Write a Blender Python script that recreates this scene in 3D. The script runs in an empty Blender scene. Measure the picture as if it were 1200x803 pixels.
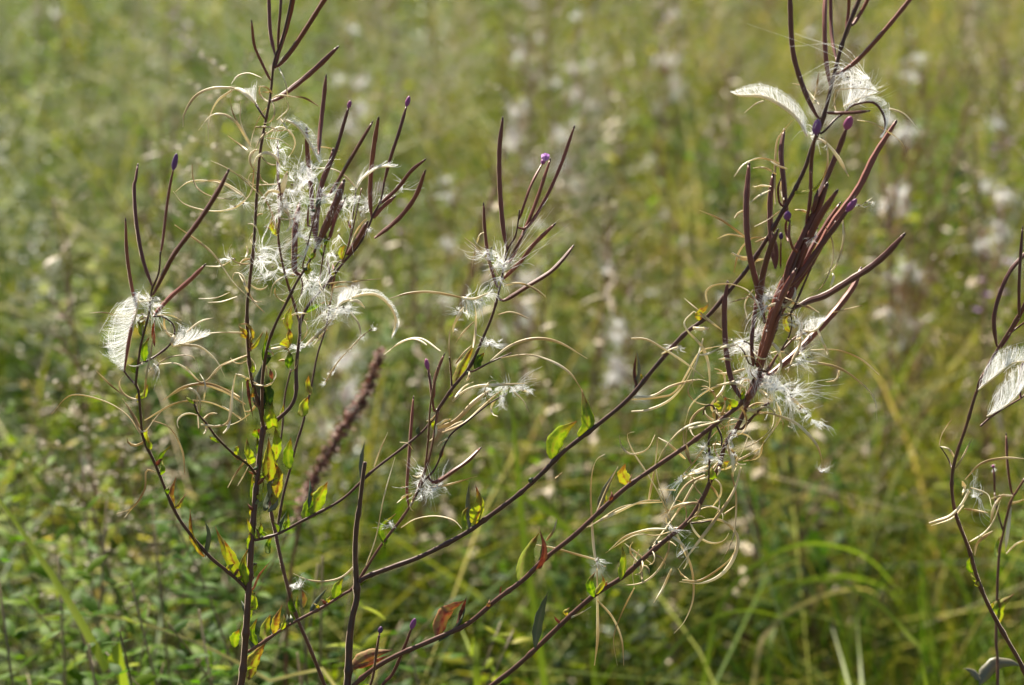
import bpy, math, random
import numpy as np
from mathutils import Vector, Matrix, Quaternion
R = math.radians
rng = np.random.default_rng(7); random.seed(7)
S = bpy.context.scene; COL = S.collection

# ------------------------------------------------------------------ camera
LENS = 67.0; PITCH = R(17.0); CAM_H = 1.35
cd = bpy.data.cameras.new("camera"); cam = bpy.data.objects.new("camera", cd); COL.objects.link(cam)
cam.location = (0, 0, CAM_H); cam.rotation_euler = (math.pi/2 - PITCH, 0, 0)
cd.lens = LENS; cd.sensor_width = 36; cd.clip_start = .05; cd.clip_end = 3000
cd.dof.use_dof = True; cd.dof.focus_distance = 1.215; cd.dof.aperture_fstop = 6.0; cd.dof.aperture_blades = 0
S.camera = cam
TH = 18.0/LENS
Y0, ZC, LEAN = 1.16, 1.0, 0.2          # the tall foreground plants stand about this far off, leaning a little away
def ray(px, py):
    x = (px-600)/600*TH; y = -(py-401.5)/600*TH
    c, s = math.cos(PITCH), math.sin(PITCH)
    return Vector((x, c + y*s, -s + y*c))
def P(px, py, off=0.0):
    d = ray(px, py)
    t = (Y0 + off + LEAN*(CAM_H - ZC)) / (d.y - LEAN*d.z)
    return Vector((0, 0, CAM_H)) + d*t
def at(px, py, Y):
    d = ray(px, py); return Vector((0, 0, CAM_H)) + d*(Y/d.y)
PXM = 1.21*TH/600                       # metres that one photo pixel spans at the focus distance
ZN = dict(Z1=(80,0,.3113),Z2=(270,0,.3113),Z3=(60,220,.3113),Z4=(270,220,.3113),Z5=(60,430,.4647),Z6=(250,430,.4647),
 Z7=(470,120,.3113),Z8=(450,330,.3113),R1=(820,0,.3113),R2=(820,200,.3113),R3=(740,350,.3113),R4=(620,480,.3736),
 R5=(460,530,.3401),R6=(950,250,.3113),R7=(950,500,.377),R8=(600,280,.3113),A1=(200,80,.1868),A2=(320,100,.2242),
 A3=(280,200,.1868),A4=(330,300,.1868),A5=(260,380,.1619),A6=(260,500,.1619),A7=(260,600,.2528),A8=(780,430,.1868),
 B1=(700,500,.2242),B2=(850,60,.2491),B3=(840,200,.1993),B4=(840,320,.1993),B5=(470,430,.2116),B6=(0,500,.3774),
 B7=(900,0,.3736),B8=(500,0,.3734),F=(0,0,1.0))
def px(z, s):
    """'x,y x,y ...' read in one detail window -> photo coordinates"""
    ox, oy, k = ZN[z]
    return [(ox+float(a.split(',')[0])*k, oy+float(a.split(',')[1])*k) for a in s.split()]

# ------------------------------------------------------------------ materials
def new_mat(name):
    m = bpy.data.materials.new(name); m.use_nodes = True
    nt = m.node_tree; nt.nodes.clear(); return m, nt, nt.nodes, nt.links
def ramp(n, stops):
    r = n.new('ShaderNodeValToRGB'); cr = r.color_ramp
    while len(cr.elements) < len(stops): cr.elements.new(.5)
    for e, (p, c) in zip(cr.elements, stops): e.position = p; e.color = (*c, 1)
    return r
def plant_mat(name, stops, trans=0.0, rough=.5, spec=.4, sheen=0.0, noise=(60, .35), tip=None, tcol=None, bump=0.0, objrand=False, stretch=(1,1,1), coat=0.0):
    m, nt, n, l = new_mat(name)
    out = n.new('ShaderNodeOutputMaterial'); pr = n.new('ShaderNodeBsdfPrincipled')
    at_ = n.new('ShaderNodeAttribute'); at_.attribute_name = 'rnd'
    tc = n.new('ShaderNodeTexCoord'); mp = n.new('ShaderNodeMapping'); mp.inputs['Scale'].default_value = stretch
    l.new(tc.outputs['Object'], mp.inputs['Vector'])
    nz = n.new('ShaderNodeTexNoise'); nz.inputs['Scale'].default_value = noise[0]; nz.inputs['Detail'].default_value = 4
    l.new(mp.outputs[0], nz.inputs['Vector'])
    add = n.new('ShaderNodeMath'); add.operation = 'MULTIPLY_ADD'
    l.new(nz.outputs['Fac'], add.inputs[0]); add.inputs[1].default_value = noise[1]
    sub = n.new('ShaderNodeMath'); sub.operation = 'SUBTRACT'; sub.inputs[1].default_value = noise[1]*.5
    fac = at_.outputs['Fac']
    if objrand:
        oi = n.new('ShaderNodeObjectInfo'); mx = n.new('ShaderNodeMath'); mx.operation = 'MULTIPLY_ADD'
        l.new(oi.outputs['Random'], mx.inputs[0]); mx.inputs[1].default_value = .8
        hm = n.new('ShaderNodeMath'); hm.operation = 'MULTIPLY_ADD'; l.new(fac, hm.inputs[0]); hm.inputs[1].default_value = .35; hm.inputs[2].default_value = -.07
        l.new(hm.outputs[0], mx.inputs[2]); fac = mx.outputs[0]
    l.new(fac, add.inputs[2]); l.new(add.outputs[0], sub.inputs[0])
    rp = ramp(n, stops); l.new(sub.outputs[0], rp.inputs[0]); colr = rp.outputs[0]
    if tip:
        ta = n.new('ShaderNodeAttribute'); ta.attribute_name = 't'
        n2 = n.new('ShaderNodeTexNoise'); n2.inputs['Scale'].default_value = 260; l.new(tc.outputs['Object'], n2.inputs['Vector'])
        a2 = n.new('ShaderNodeMath'); a2.operation = 'MULTIPLY_ADD'; l.new(n2.outputs['Fac'], a2.inputs[0]); a2.inputs[1].default_value = .5; l.new(ta.outputs['Fac'], a2.inputs[2])
        mr = n.new('ShaderNodeMapRange'); mr.inputs[1].default_value = tip[1]; mr.inputs[2].default_value = tip[2]
        l.new(a2.outputs[0], mr.inputs[0]); mc = n.new('ShaderNodeMix'); mc.data_type = 'RGBA'
        l.new(mr.outputs[0], mc.inputs[0]); l.new(colr, mc.inputs[6]); mc.inputs[7].default_value = (*tip[0], 1); colr = mc.outputs[2]
    l.new(colr, pr.inputs['Base Color']); pr.inputs['Roughness'].default_value = rough
    pr.inputs['Specular IOR Level'].default_value = spec
    pr.inputs['Sheen Weight'].default_value = sheen; pr.inputs['Sheen Roughness'].default_value = .3; pr.inputs['Sheen Tint'].default_value = (1, .8, .66, 1)
    if bump:
        bp = n.new('ShaderNodeBump'); bp.inputs['Strength'].default_value = bump; bp.inputs['Distance'].default_value = .001
        l.new(nz.outputs['Fac'], bp.inputs['Height']); l.new(bp.outputs[0], pr.inputs['Normal'])
    sh = pr.outputs[0]
    if trans:
        tr = n.new('ShaderNodeBsdfTranslucent'); hs = n.new('ShaderNodeMix'); hs.data_type = 'RGBA'; hs.blend_type = 'MULTIPLY'; hs.inputs[0].default_value = 1
        l.new(colr, hs.inputs[6]); hs.inputs[7].default_value = (*(tcol or (1, 1, 1)), 1)
        l.new(hs.outputs[2], tr.inputs[0])
        ms = n.new('ShaderNodeMixShader'); ms.inputs[0].default_value = trans
        l.new(sh, ms.inputs[1]); l.new(tr.outputs[0], ms.inputs[2]); sh = ms.outputs[0]
    l.new(sh, out.inputs[0]); return m
M = dict(
 stem=plant_mat('stem_brown', [(0,(.045,.017,.01)),(.45,(.12,.042,.022)),(.75,(.24,.11,.05)),(1,(.26,.18,.07))], rough=.45, spec=.4, sheen=.45, noise=(120,.7), bump=.3),
 pod=plant_mat('pod_maroon', [(0,(.07,.022,.014)),(.45,(.17,.045,.028)),(.8,(.28,.08,.045)),(1,(.32,.15,.06))], rough=.45, spec=.4, sheen=.45, noise=(70,.45), bump=.25),
 valve=plant_mat('dry_valve', [(0,(.3,.18,.07)),(.45,(.58,.46,.24)),(1,(.88,.83,.66))], trans=.35, rough=.45, spec=.5, noise=(90,.5), tcol=(1.0,.9,.6)),
 fluff=plant_mat('seed_silk', [(0,(.8,.8,.79)),(1,(.93,.93,.93))], trans=.5, rough=.35, spec=.5, noise=(40,.3)),
 leaf=plant_mat('lit_leaf', [(0,(.11,.18,.025)),(.3,(.28,.36,.04)),(.6,(.46,.5,.07)),(.85,(.48,.42,.1)),(1,(.34,.2,.08))], trans=.7, rough=.6, noise=(330,.95), tip=((.3,.12,.06),.85,1.3), tcol=(1.12,1.18,.9), bump=.4),
 rustleaf=plant_mat('rust_leaf', [(0,(.4,.36,.1)),(.35,(.42,.24,.11)),(.65,(.36,.13,.08)),(1,(.16,.07,.04))], trans=.55, rough=.7, noise=(300,1.5), tip=((.16,.05,.03),.95,1.3), bump=.5),
 greyleaf=plant_mat('grey_leaf', [(0,(.06,.085,.04)),(.6,(.13,.15,.08)),(1,(.22,.2,.13))], trans=.3, rough=.45, noise=(140,.6), bump=.5),
 bud=plant_mat('bud_purple', [(0,(.09,.03,.1)),(.5,(.2,.07,.24)),(1,(.34,.08,.2))], trans=.2, rough=.5, noise=(100,.4)),
 petal=plant_mat('petal_pink', [(0,(.4,.18,.5)),(1,(.62,.42,.68))], trans=.4, rough=.5),
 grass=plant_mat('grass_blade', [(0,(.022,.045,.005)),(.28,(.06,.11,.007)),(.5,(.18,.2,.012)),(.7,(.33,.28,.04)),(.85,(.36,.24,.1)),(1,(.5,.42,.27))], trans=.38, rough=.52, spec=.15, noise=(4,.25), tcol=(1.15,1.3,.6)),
 herb=plant_mat('herb_leaf', [(0,(.022,.05,.006)),(.3,(.06,.11,.007)),(.55,(.19,.22,.01)),(.78,(.37,.35,.02)),(1,(.32,.2,.08))], trans=.5, rough=.55, spec=.1, noise=(9,.25), tcol=(1.2,1.3,.6)),
 forb=plant_mat('forb_leaf', [(0,(.03,.08,.006)),(.4,(.065,.14,.006)),(.7,(.14,.22,.008)),(.9,(.32,.36,.02)),(1,(.4,.3,.08))], trans=.52, rough=.55, spec=.12, noise=(30,.25), objrand=True, tcol=(1.2,1.3,.6)),
 silver=plant_mat('silver_leaf', [(0,(.07,.11,.06)),(1,(.19,.24,.15))], trans=.35, rough=.42, spec=.3, noise=(30,.3), objrand=True),
 stalk=plant_mat('dry_stalk', [(0,(.1,.07,.03)),(.6,(.22,.16,.08)),(1,(.36,.29,.18))], rough=.6, noise=(30,.3), objrand=True),
 panicle=plant_mat('grass_panicle', [(0,(.22,.17,.1)),(1,(.45,.38,.27))], trans=.3, rough=.6, noise=(30,.3), objrand=True),
 bright=plant_mat('lit_blade', [(0,(.05,.1,.01)),(.5,(.14,.19,.015)),(.75,(.34,.4,.03)),(.9,(.38,.3,.12)),(1,(.5,.42,.25))], trans=.5, rough=.5, spec=.3, noise=(30,.2), tcol=(1.1,1.2,.7)),  # grass variant with the long blades' sunlit brightness put into its colour
 rusty=plant_mat('dry_red_stalk', [(0,(.1,.04,.025)),(.6,(.24,.11,.07)),(1,(.34,.22,.12))], rough=.6, noise=(30,.4), objrand=True),
 dock=plant_mat('dock_seed', [(0,(.13,.045,.03)),(1,(.3,.14,.1))], trans=.25, rough=.6, noise=(60,.5)),
)

# ------------------------------------------------------------------ mesh helpers
def link_mesh(name, V, F, m, parent=None, org=None, attrs=None, smooth=True):
    me = bpy.data.meshes.new(name)
    V = np.asarray(V, dtype=np.float32)
    if org is not None: V = V - np.array(org, dtype=np.float32)
    F = np.asarray(F, dtype=np.int32)
    me.vertices.add(len(V)); me.vertices.foreach_set('co', V.ravel())
    k = F.shape[1]; me.loops.add(F.size); me.loops.foreach_set('vertex_index', F.ravel())
    me.polygons.add(len(F)); me.polygons.foreach_set('loop_start', np.arange(len(F), dtype=np.int32)*k)
    try: me.polygons.foreach_set('loop_total', np.full(len(F), k, dtype=np.int32))
    except Exception: pass
    me.update(calc_edges=True); me.validate()
    if smooth: me.polygons.foreach_set('use_smooth', np.ones(len(me.polygons), dtype=bool))
    for kk, a in (attrs or {}).items():
        at_ = me.attributes.new(kk, 'FLOAT', 'POINT'); at_.data.foreach_set('value', np.asarray(a, dtype=np.float32))
    me.materials.append(m)
    o = bpy.data.objects.new(name, me); COL.objects.link(o)
    if parent is not None: o.parent = parent
    return o
def cat(parts):
    Vs, Fs, As = [], [], {}; n = 0
    for V, F, A in parts:
        Vs.append(V); Fs.append(np.asarray(F)+n); n += len(V)
        for k in A: As.setdefault(k, []).append(A[k])
    return np.concatenate(Vs), np.concatenate(Fs), {k: np.concatenate(v) for k, v in As.items()}
def spline(pts, n):
    """Catmull-Rom through pts, n evenly spaced samples"""
    p = np.array([tuple(q) for q in pts], dtype=float)
    if len(p) == 2: p = np.array([p[0], (p[0]+p[1])/2, p[1]])
    q = np.vstack([2*p[0]-p[1], p, 2*p[-1]-p[-2]]); out = []
    for i in range(1, len(q)-2):
        a, b, c, d = q[i-1], q[i], q[i+1], q[i+2]
        for t in np.linspace(0, 1, 12, endpoint=False):
            out.append(.5*((2*b)+(-a+c)*t+(2*a-5*b+4*c-d)*t*t+(-a+3*b-3*c+d)*t**3))
    out.append(p[-1]); out = np.array(out)
    L = np.concatenate([[0], np.cumsum(np.linalg.norm(np.diff(out, axis=0), axis=1))])
    s = np.linspace(0, L[-1], n)
    return np.stack([np.interp(s, L, out[:, k]) for k in range(out.shape[1])], 1)
def frames(C):
    T = np.gradient(C, axis=0); T /= np.linalg.norm(T, axis=1, keepdims=True)+1e-12
    up = np.array([0.1, -1, .15]); N = []
    n0 = np.cross(T[0], up); n0 /= np.linalg.norm(n0)
    for t in T:
        n0 = n0 - t*np.dot(n0, t); n0 /= np.linalg.norm(n0)+1e-12; N.append(n0)
    N = np.array(N); return T, N, np.cross(T, N)
def tube(C, r, sides=8, ridge=0.0, seed=0.5, close=True):
    C = np.asarray(C); K = len(C); r = np.broadcast_to(r, (K,)); T, N, B = frames(C)
    a = np.linspace(0, 2*math.pi, sides, endpoint=False); rr = 1+ridge*np.cos(4*a)
    V = (C[:, None, :] + (r[:, None]*rr[None])[..., None]*(np.cos(a)[None, :, None]*N[:, None, :]+np.sin(a)[None, :, None]*B[:, None, :])).reshape(-1, 3)
    i = np.arange(K-1)[:, None]*sides; j = np.arange(sides)[None]; j2 = (j+1) % sides
    F = np.stack([i+j, i+j2, i+sides+j2, i+sides+j], -1).reshape(-1, 4)
    t = np.repeat(np.linspace(0, 1, K), sides)
    if close:
        V = np.vstack([V, C[0], C[-1]]); n = K*sides
        t = np.concatenate([t, [0, 1]])
        q = []
        for s0, cidx in ((0, n), ((K-1)*sides, n+1)):
            for k in range(0, sides, 2): q.append([cidx, s0+k, s0+(k+1) % sides, s0+(k+2) % sides])
        F = np.vstack([F, np.array(q)])
    return V, F, {'rnd': np.full(len(V), seed), 't': t}
def ribbons(C, side, rnd=None, fold=0.0, t=None):
    """C (N,K,3) centre lines, side (N,K,3) half-width vectors"""
    N, K = C.shape[:2]; rnd = rng.random(N) if rnd is None else np.broadcast_to(rnd, (N,))
    if fold:
        T = np.gradient(C, axis=1); nn = np.cross(T, side); nn /= np.linalg.norm(nn, axis=2, keepdims=True)+1e-12
        w = np.linalg.norm(side, axis=2, keepdims=True)
        V = np.stack([C-side+nn*w*fold, C, C+side+nn*w*fold], 2); m = 3
    else: V = np.stack([C-side, C+side], 2); m = 2
    b = (np.arange(N)*K*m)[:, None, None]; i = (np.arange(K-1)*m)[None, :, None]; j = np.arange(m-1)[None, None]
    q = b+i+j; F = np.stack([q, q+1, q+m+1, q+m], -1).reshape(-1, 4)
    tt = np.broadcast_to(np.linspace(0, 1, K)[None, :, None], (N, K, m)).ravel()
    return V.reshape(-1, 3), F, {'rnd': np.repeat(rnd, K*m), 't': tt}
def unit(v): return v/(np.linalg.norm(v, axis=-1, keepdims=True)+1e-12)
def rdir(n): return unit(rng.normal(size=(n, 3)))

# ------------------------------------------------------------------ tagging
def tag(o, label, category=None, group=None, kind=None):
    if label: o['label'] = label
    if category: o['category'] = category
    if group: o['group'] = group
    if kind: o['kind'] = kind
    return o
def thing(name, loc, label, category, group=None):
    o = bpy.data.objects.new(name, None); COL.objects.link(o); o.location = loc; o.empty_display_size = .05
    return tag(o, label, category, group)
def dup(root, loc, rz, sc, label, group, tilt=(0, 0)):
    r = root.copy(); COL.objects.link(r); r.location = loc; r.rotation_euler = (tilt[0], tilt[1], rz); r.scale = sc
    r['label'] = label; r['group'] = group
    for ch in root.children:
        c = ch.copy(); COL.objects.link(c); c.parent = r
        for g in ch.children:
            d = g.copy(); COL.objects.link(d); d.parent = c
    return r

# ------------------------------------------------------------------ foreground plant builder
class Plant:
    def __init__(s, base, label, group='tall seeding willowherbs standing in front'):
        s.org = Vector(base); s.root = thing('willowherb', base, label, 'willowherb plant', group)
        s.reg = []           # (px, py, off) samples along every stem
    def lift(s, pts, off0=None, off1=None, wob=.008, snap=0, rev=True):
        """photo points -> world points; the end nearest a stem takes that stem's distance"""
        pts = list(pts)
        if off0 is None and s.reg:
            A = np.array(s.reg)
            def near(p): d = np.hypot(A[:, 0]-p[0], A[:, 1]-p[1]); i = d.argmin(); return d[i], A[i]
            d0, a0 = near(pts[0]); d1, a1 = near(pts[-1])
            if rev and d1 < d0: pts = pts[::-1]; d0, a0 = d1, a1
            off0 = a0[2]
            if 1.5 < d0 < snap: pts = [(a0[0], a0[1])]+pts
        off0 = off0 or 0.0
        L = sum(math.dist(a, b) for a, b in zip(pts, pts[1:]))
        if off1 is None: off1 = off0 + random.uniform(-1, 1)*min(.045, L*PXM*.45)
        n = max(6, int(L/4)); C = spline(pts, n); u = np.linspace(0, 1, n)
        off = off0+(off1-off0)*u + wob*random.uniform(-1, 1)*np.sin(u*math.pi)
        W = np.array([P(a, b, o) for (a, b), o in zip(C, off)])
        return C, off, W
    def stem(s, pts, w0, w1, off0=None, off1=None, down=None, name='branch', snap=14):
        C, off, W = s.lift(pts, off0, off1, snap=snap)
        for (a, b), o in zip(C, off): s.reg.append((a, b, o))
        r = np.linspace(w0, w1, len(W))*PXM*.5
        kk = np.arange(len(W)); ph = random.random()*6; r = r*(1+.04*np.sin(kk*.37+ph)+.03*np.sin(kk*1.1+ph*2)); node = kk*0.0; q_ = random.uniform(4, 9)
        while q_ < len(W): node += np.exp(-(kk-q_)**2/.8); q_ += random.uniform(9, 24)
        r = r*(1+.32*node); W = W+(rdir(1)*w1*PXM*.25)*np.sin(np.cumsum(.12+.1*node)+ph)[:, None]
        if down is not None:
            d = np.array(down); k = 14; g = np.array([W[0]+(d-W[0])*v for v in np.linspace(1, 0, k, endpoint=False)])
            tt = np.linspace(1, 0, k, endpoint=False); slope = (W[0]-W[min(6, len(W)-1)])
            g += (np.outer(np.sin(tt*math.pi)*.25, slope))
            W = np.vstack([g, W]); r = np.concatenate([np.linspace(w0*1.25, w0, k)*PXM*.5, r])
        V, F, A = tube(W, r, 8, seed=random.uniform(.05, .5))
        return link_mesh(name, V, F, M['stem'], s.root, s.org, A)
    def pod(s, pts, w, bud=None, mat='pod', tone=None, snap=12, off1=None, name='seed_pod'):
        C, off, W = s.lift(pts, snap=snap, off1=off1, rev=False)
        n = len(W); u = np.linspace(0, 1, n)
        prof = np.clip(.42+.58*np.minimum(1, u/.16), 0, 1)*np.where(u > .82, 1-.5*((u-.82)/.18)**1.5, 1)
        tone = random.uniform(.15, .6) if tone is None else tone; w = w*.92
        V, F, A = tube(W, prof*w*PXM*.5*(1+.05*np.sin(np.arange(n)*1.3+tone*9)), 16, ridge=.17, seed=tone)
        o = link_mesh(name, V, F, M[mat], s.root, s.org, A)
        if bud:
            t = W[-1]-W[-2]; t /= np.linalg.norm(t); L, bw = bud[0]*PXM, bud[1]*PXM*.5
            k = np.linspace(0, 1, 9); c = W[-1][None]+np.outer(k*L, t)
            rr = bw*np.array([.4, .75, .95, 1, 1, .92, .8, .62, .2])
            V, F, A = tube(c, rr, 10, ridge=.06, seed=bud[2])
            link_mesh('flower_bud', V, F, M['bud'], o, s.org, A)
        else:
            t = W[-1]-W[-2]; t /= np.linalg.norm(t)
            c = W[-1][None]+np.outer(np.linspace(-.2, 1, 4)*.0022, t); V, F, A = tube(c, np.array([.5, .6, .45, .15])*w*PXM*.5, 6, seed=.1)
            link_mesh('pod_tip', V, F, M['stem'], o, s.org, A)
        return o
    def valve(s, pts, w=2.0, tone=None, hairs=0, name='pod_valve'):
        C, off, W = s.lift(pts, wob=.012); n = len(W); T, N, B = frames(W); u = np.linspace(0, 1, n)
        tw = random.uniform(0, 6.28)+u*random.uniform(-2.5, 2.5)
        sd = N*np.cos(tw)[:, None]+B*np.sin(tw)[:, None]; nn = np.cross(T, sd)
        w = w*1.3; hw = w*PXM*.5*np.clip(.35+np.sin(np.clip(u*1.05+.06, 0, 1)*math.pi)**.5, .3, 1.2)
        # a strip with a curved trough section and real thickness: 6-sided flattened tube
        a = np.array([0, 60, 120, 180, 240, 300])*math.pi/180
        V = (W[:, None]+hw[:, None, None]*(np.cos(a)[None, :, None]*sd[:, None]+.42*np.sin(a)[None, :, None]*nn[:, None])).reshape(-1, 3)
        i = np.arange(n-1)[:, None]*6; j = np.arange(6)[None]; j2 = (j+1) % 6
        F = np.stack([i+j, i+j2, i+6+j2, i+6+j], -1).reshape(-1, 4)
        tone = random.uniform(.25, .95) if tone is None else tone
        A = {'rnd': np.repeat(np.clip(tone+.25*np.sin(u*7+random.random()*6), 0, 1), 6), 't': np.repeat(u, 6)}
        name = 'curled_thread' if w < 2.0 else name
        o = link_mesh(name, V, F, M['valve'], s.root, s.org, A)
        if hairs: s.hairs_along(W, hairs, 7, parent=o)
        return o
    def hairs_along(s, W, n, ln, parent=None, spread=1.0, bias=None, wd=.34):
        i = rng.integers(0, len(W), n); K = 7; b = W[i]+rng.normal(size=(n, 3))*.0006
        d = rdir(n)*spread + (np.array(bias)[None] if bias is not None else 0); d = unit(d); e = rdir(n)
        u = np.linspace(0, 1, K)[None, :, None]; L = (rng.gamma(3, 1/3, n)*ln*PXM)[:, None, None]
        C = b[:, None]+d[:, None]*u*L+e[:, None]*u*u*L*.6
        sd = unit(np.cross(d, e))[:, None]*(wd*PXM*.5)*(1.1-.8*u)
        V, F, A = ribbons(C, np.broadcast_to(sd, C.shape)); return link_mesh('seed_fluff', V, F, M['fluff'], parent or s.root, s.org, A)
    def fluff(s, pts, w, n, ln=9, curl=.7, seeds=3, wd=.34, bias=None, base=None):
        """a loose silky tuft: hairs start round a traced core of half width w (px)"""
        C2, off, W = s.lift(pts); m = len(W); n = int(n*.95); K = 9
        nc = max(4, n//11); g = rng.integers(0, nc, n); ic = rng.integers(0, m, nc); T, N, B = frames(W)
        Rc = rng.normal(size=(nc, 3))*w*PXM*.42; dc = unit(rdir(nc)+T[ic]*rng.choice([-1, 1], nc)[:, None]*.9+(np.array(bias) if bias else 0)); ec = rdir(nc)
        b = (W[ic]+Rc)[g]+rng.normal(size=(n, 3))*PXM*.8; d = unit(dc[g]+rng.normal(size=(n, 3))*.2); e = unit(ec[g]+rng.normal(size=(n, 3))*.35)
        u = np.linspace(0, 1, K)[None, :, None]; L = (rng.gamma(3, 1/3, nc)[g]*rng.uniform(.6, 1.2, n)*ln*1.45*PXM)[:, None, None]
        ph = rng.random(nc)[g][:, None, None]*6.28
        Cn = b[:, None]+d[:, None]*u*L+e[:, None]*(u*u*L*curl)+np.cross(d, e)[:, None]*(np.sin(u*5+ph)-np.sin(ph))*L*.16
        sd = unit(np.cross(d, e)+.4*rdir(n))[:, None]*(wd*PXM*.5)*(1.1-.7*u)
        parts = [ribbons(Cn, np.broadcast_to(sd, Cn.shape))]
        o = link_mesh('seed_fluff', *parts[0][:2], M['fluff'], s.root, s.org, parts[0][2])
        sp = []
        for _ in range(seeds):
            k = rng.integers(0, m); c = W[k]+rng.normal(size=3)*w*PXM*.4; dd = rdir(1)[0]
            sp.append(tube(c[None]+np.outer(np.linspace(0, 1, 4)*.0016, dd), np.array([.2, .45, .45, .15])*.001, 5, seed=.2))
        if sp: V, F, A = cat(sp); link_mesh('seeds', V, F, M['stem'], o, s.org, A)
        return o
    def plume(s, rib, edge, n, ribw=2.2, over=.25, wd=.34, dark=False):
        """an opened pod: a curved rib and the combed silk standing on it as far as edge"""
        L = sum(math.dist(a, b) for a, b in zip(rib, rib[1:])); m = max(10, int(L/3))
        A_ = spline(rib, m); E_ = spline(edge, m); off0 = 0
        if s.reg:
            G = np.array(s.reg); off0 = min(G, key=lambda g: min(math.hypot(g[0]-p[0], g[1]-p[1]) for p in (rib[0], rib[-1])))[2]
        o1 = off0+random.uniform(-.02, .02); ofs = np.linspace(off0, o1, m)
        WA = np.array([P(a, b, o) for (a, b), o in zip(A_, ofs)]); WE = np.array([P(a, b, o-.004) for (a, b), o in zip(E_, ofs)])
        u = np.linspace(0, 1, m)
        V, F, A = tube(WA, ribw*PXM*.5*(.3+np.sin(np.clip(u*.9+.1, 0, 1)*math.pi)**.5), 7, seed=.15 if dark else .9)
        o = link_mesh('open_pod', V, F, M['pod' if dark else 'valve'], s.root, s.org, A)
        n = int(n*.62); q = rng.random(n)*(m-1.001); i = q.astype(int); f = (q-i)[:, None]
        a = WA[i]*(1-f)+WA[i+1]*f; q2 = np.clip(q+rng.normal(size=n)*m*.02+m*.07, 0, m-1.001); i2 = q2.astype(int); f2 = (q2-i2)[:, None]
        e = WE[i2]*(1-f2)+WE[i2+1]*f2; reach = np.where(rng.random((n, 1)) < .5, rng.uniform(.88, 1.0, (n, 1)), rng.random((n, 1))**.7*(1.06+over*1.3)); e = a+(e-a)*reach; K = 8; uu = np.linspace(0, 1, K)[None, :, None]
        T = unit(np.gradient(WA, axis=0))[i]; bow = rng.normal(size=(n, 1))*.2+.28
        dlen = np.linalg.norm(e-a, axis=1, keepdims=True); dep = rng.normal(size=(n, 3))*.07; dep[:, 1] = rng.normal(size=n)*.3
        C = a[:, None]+(e-a)[:, None]*uu+((T*bow+dep)*dlen)[:, None]*np.sin(uu*math.pi*.9)*.6
        # strands combed lengthwise along the outer margin
        ne = n//6; qs = rng.random(ne)*(m-1.001); span = m*rng.uniform(.1, .3, ne); fr = rng.uniform(.55, 1.03, ne); ed = []
        for k in range(ne):
            qq = np.clip(np.linspace(qs[k], qs[k]+span[k], K), 0, m-1.001); ii = qq.astype(int); ff = (qq-ii)[:, None]
            pa = WA[ii]*(1-ff)+WA[ii+1]*ff; pe = WE[ii]*(1-ff)+WE[ii+1]*ff; ed.append(pa+(pe-pa)*(fr[k]+rng.normal()*.1*np.linspace(0, 1, K)[:, None])+rng.normal(size=3)*np.linalg.norm(pe-pa, axis=1).mean()*.07)
        C = np.concatenate([C, np.array(ed)]); n = len(C)
        sd = unit(rdir(n))[:, None]*(wd*.75*PXM*.5)*(1.1-.5*uu)
        V, F, A = ribbons(C, np.broadcast_to(sd, C.shape)); link_mesh('seed_fluff', V, F, M['fluff'], o, s.org, A)
        return o
    def leaf(s, pts, w, mat='leaf', tone=None, curl=.6):
        C, off, W = s.lift(pts, wob=.006, snap=8, rev=False); n = 14; w = w*(1.0 if mat == 'rustleaf' else 1.28); W = spline(W, n); T, N, B = frames(W); u = np.linspace(0, 1, n)
        tw = random.uniform(-.35, .35)+u*random.uniform(-.6, .6)
        sd = N*np.cos(tw)[:, None]+B*np.sin(tw)[:, None]; nn = np.cross(T, sd)
        hw = w*PXM*.5*np.clip(np.sin(np.clip(u**.7*.97+.03, 0, 1)*math.pi), .05, 1)**1.15*(1+.1*np.sin(u*23+random.random()*6))
        cols = np.linspace(-1, 1, 7); V = []
        for k, c in enumerate(cols):
            V.append(W+sd*(hw*c)[:, None]+nn*(hw*(abs(c)**1.3*curl+.09*np.sin(u*17+c*4+tw[0]*9)*abs(c)))[:, None])
        V = np.stack(V, 1).reshape(-1, 3); i = np.arange(n-1)[:, None]*7; j = np.arange(6)[None]
        F = np.stack([i+j, i+j+1, i+8+j, i+7+j], -1).reshape(-1, 4)
        tone = random.uniform(.2, .8) if tone is None else tone
        rn = np.clip(tone+np.where(np.abs(np.tile(cols, n)) < .1, .25, 0), 0, 1)
        o = link_mesh('leaf', V, F, M[mat], s.root, s.org, {'rnd': rn, 't': np.repeat(u, 7)})
        md = o.modifiers.new('t', 'SOLIDIFY'); md.thickness = .0002; return o
def withered(pl, n, x0, x1, y0, y1, lmin=9, lmax=20, mats=('leaf', 'leaf', 'rustleaf', 'greyleaf')):
    G = [g for g in pl.reg if x0 < g[0] < x1 and y0 < g[1] < y1]
    for _ in range(n):
        a = random.choice(G); L = random.uniform(lmin, lmax); an = math.radians(random.gauss(-90, 38)); e = (a[0]+math.cos(an)*L, a[1]+math.sin(an)*L)
        mid = ((a[0]+e[0])/2+random.uniform(-2.5, 2.5), (a[1]+e[1])/2+random.uniform(-1.5, 1.5)); pl.leaf([(a[0], a[1]), mid, e], random.uniform(2.5, 5.5), random.choice(mats), curl=random.uniform(.3, 1.3))
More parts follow.
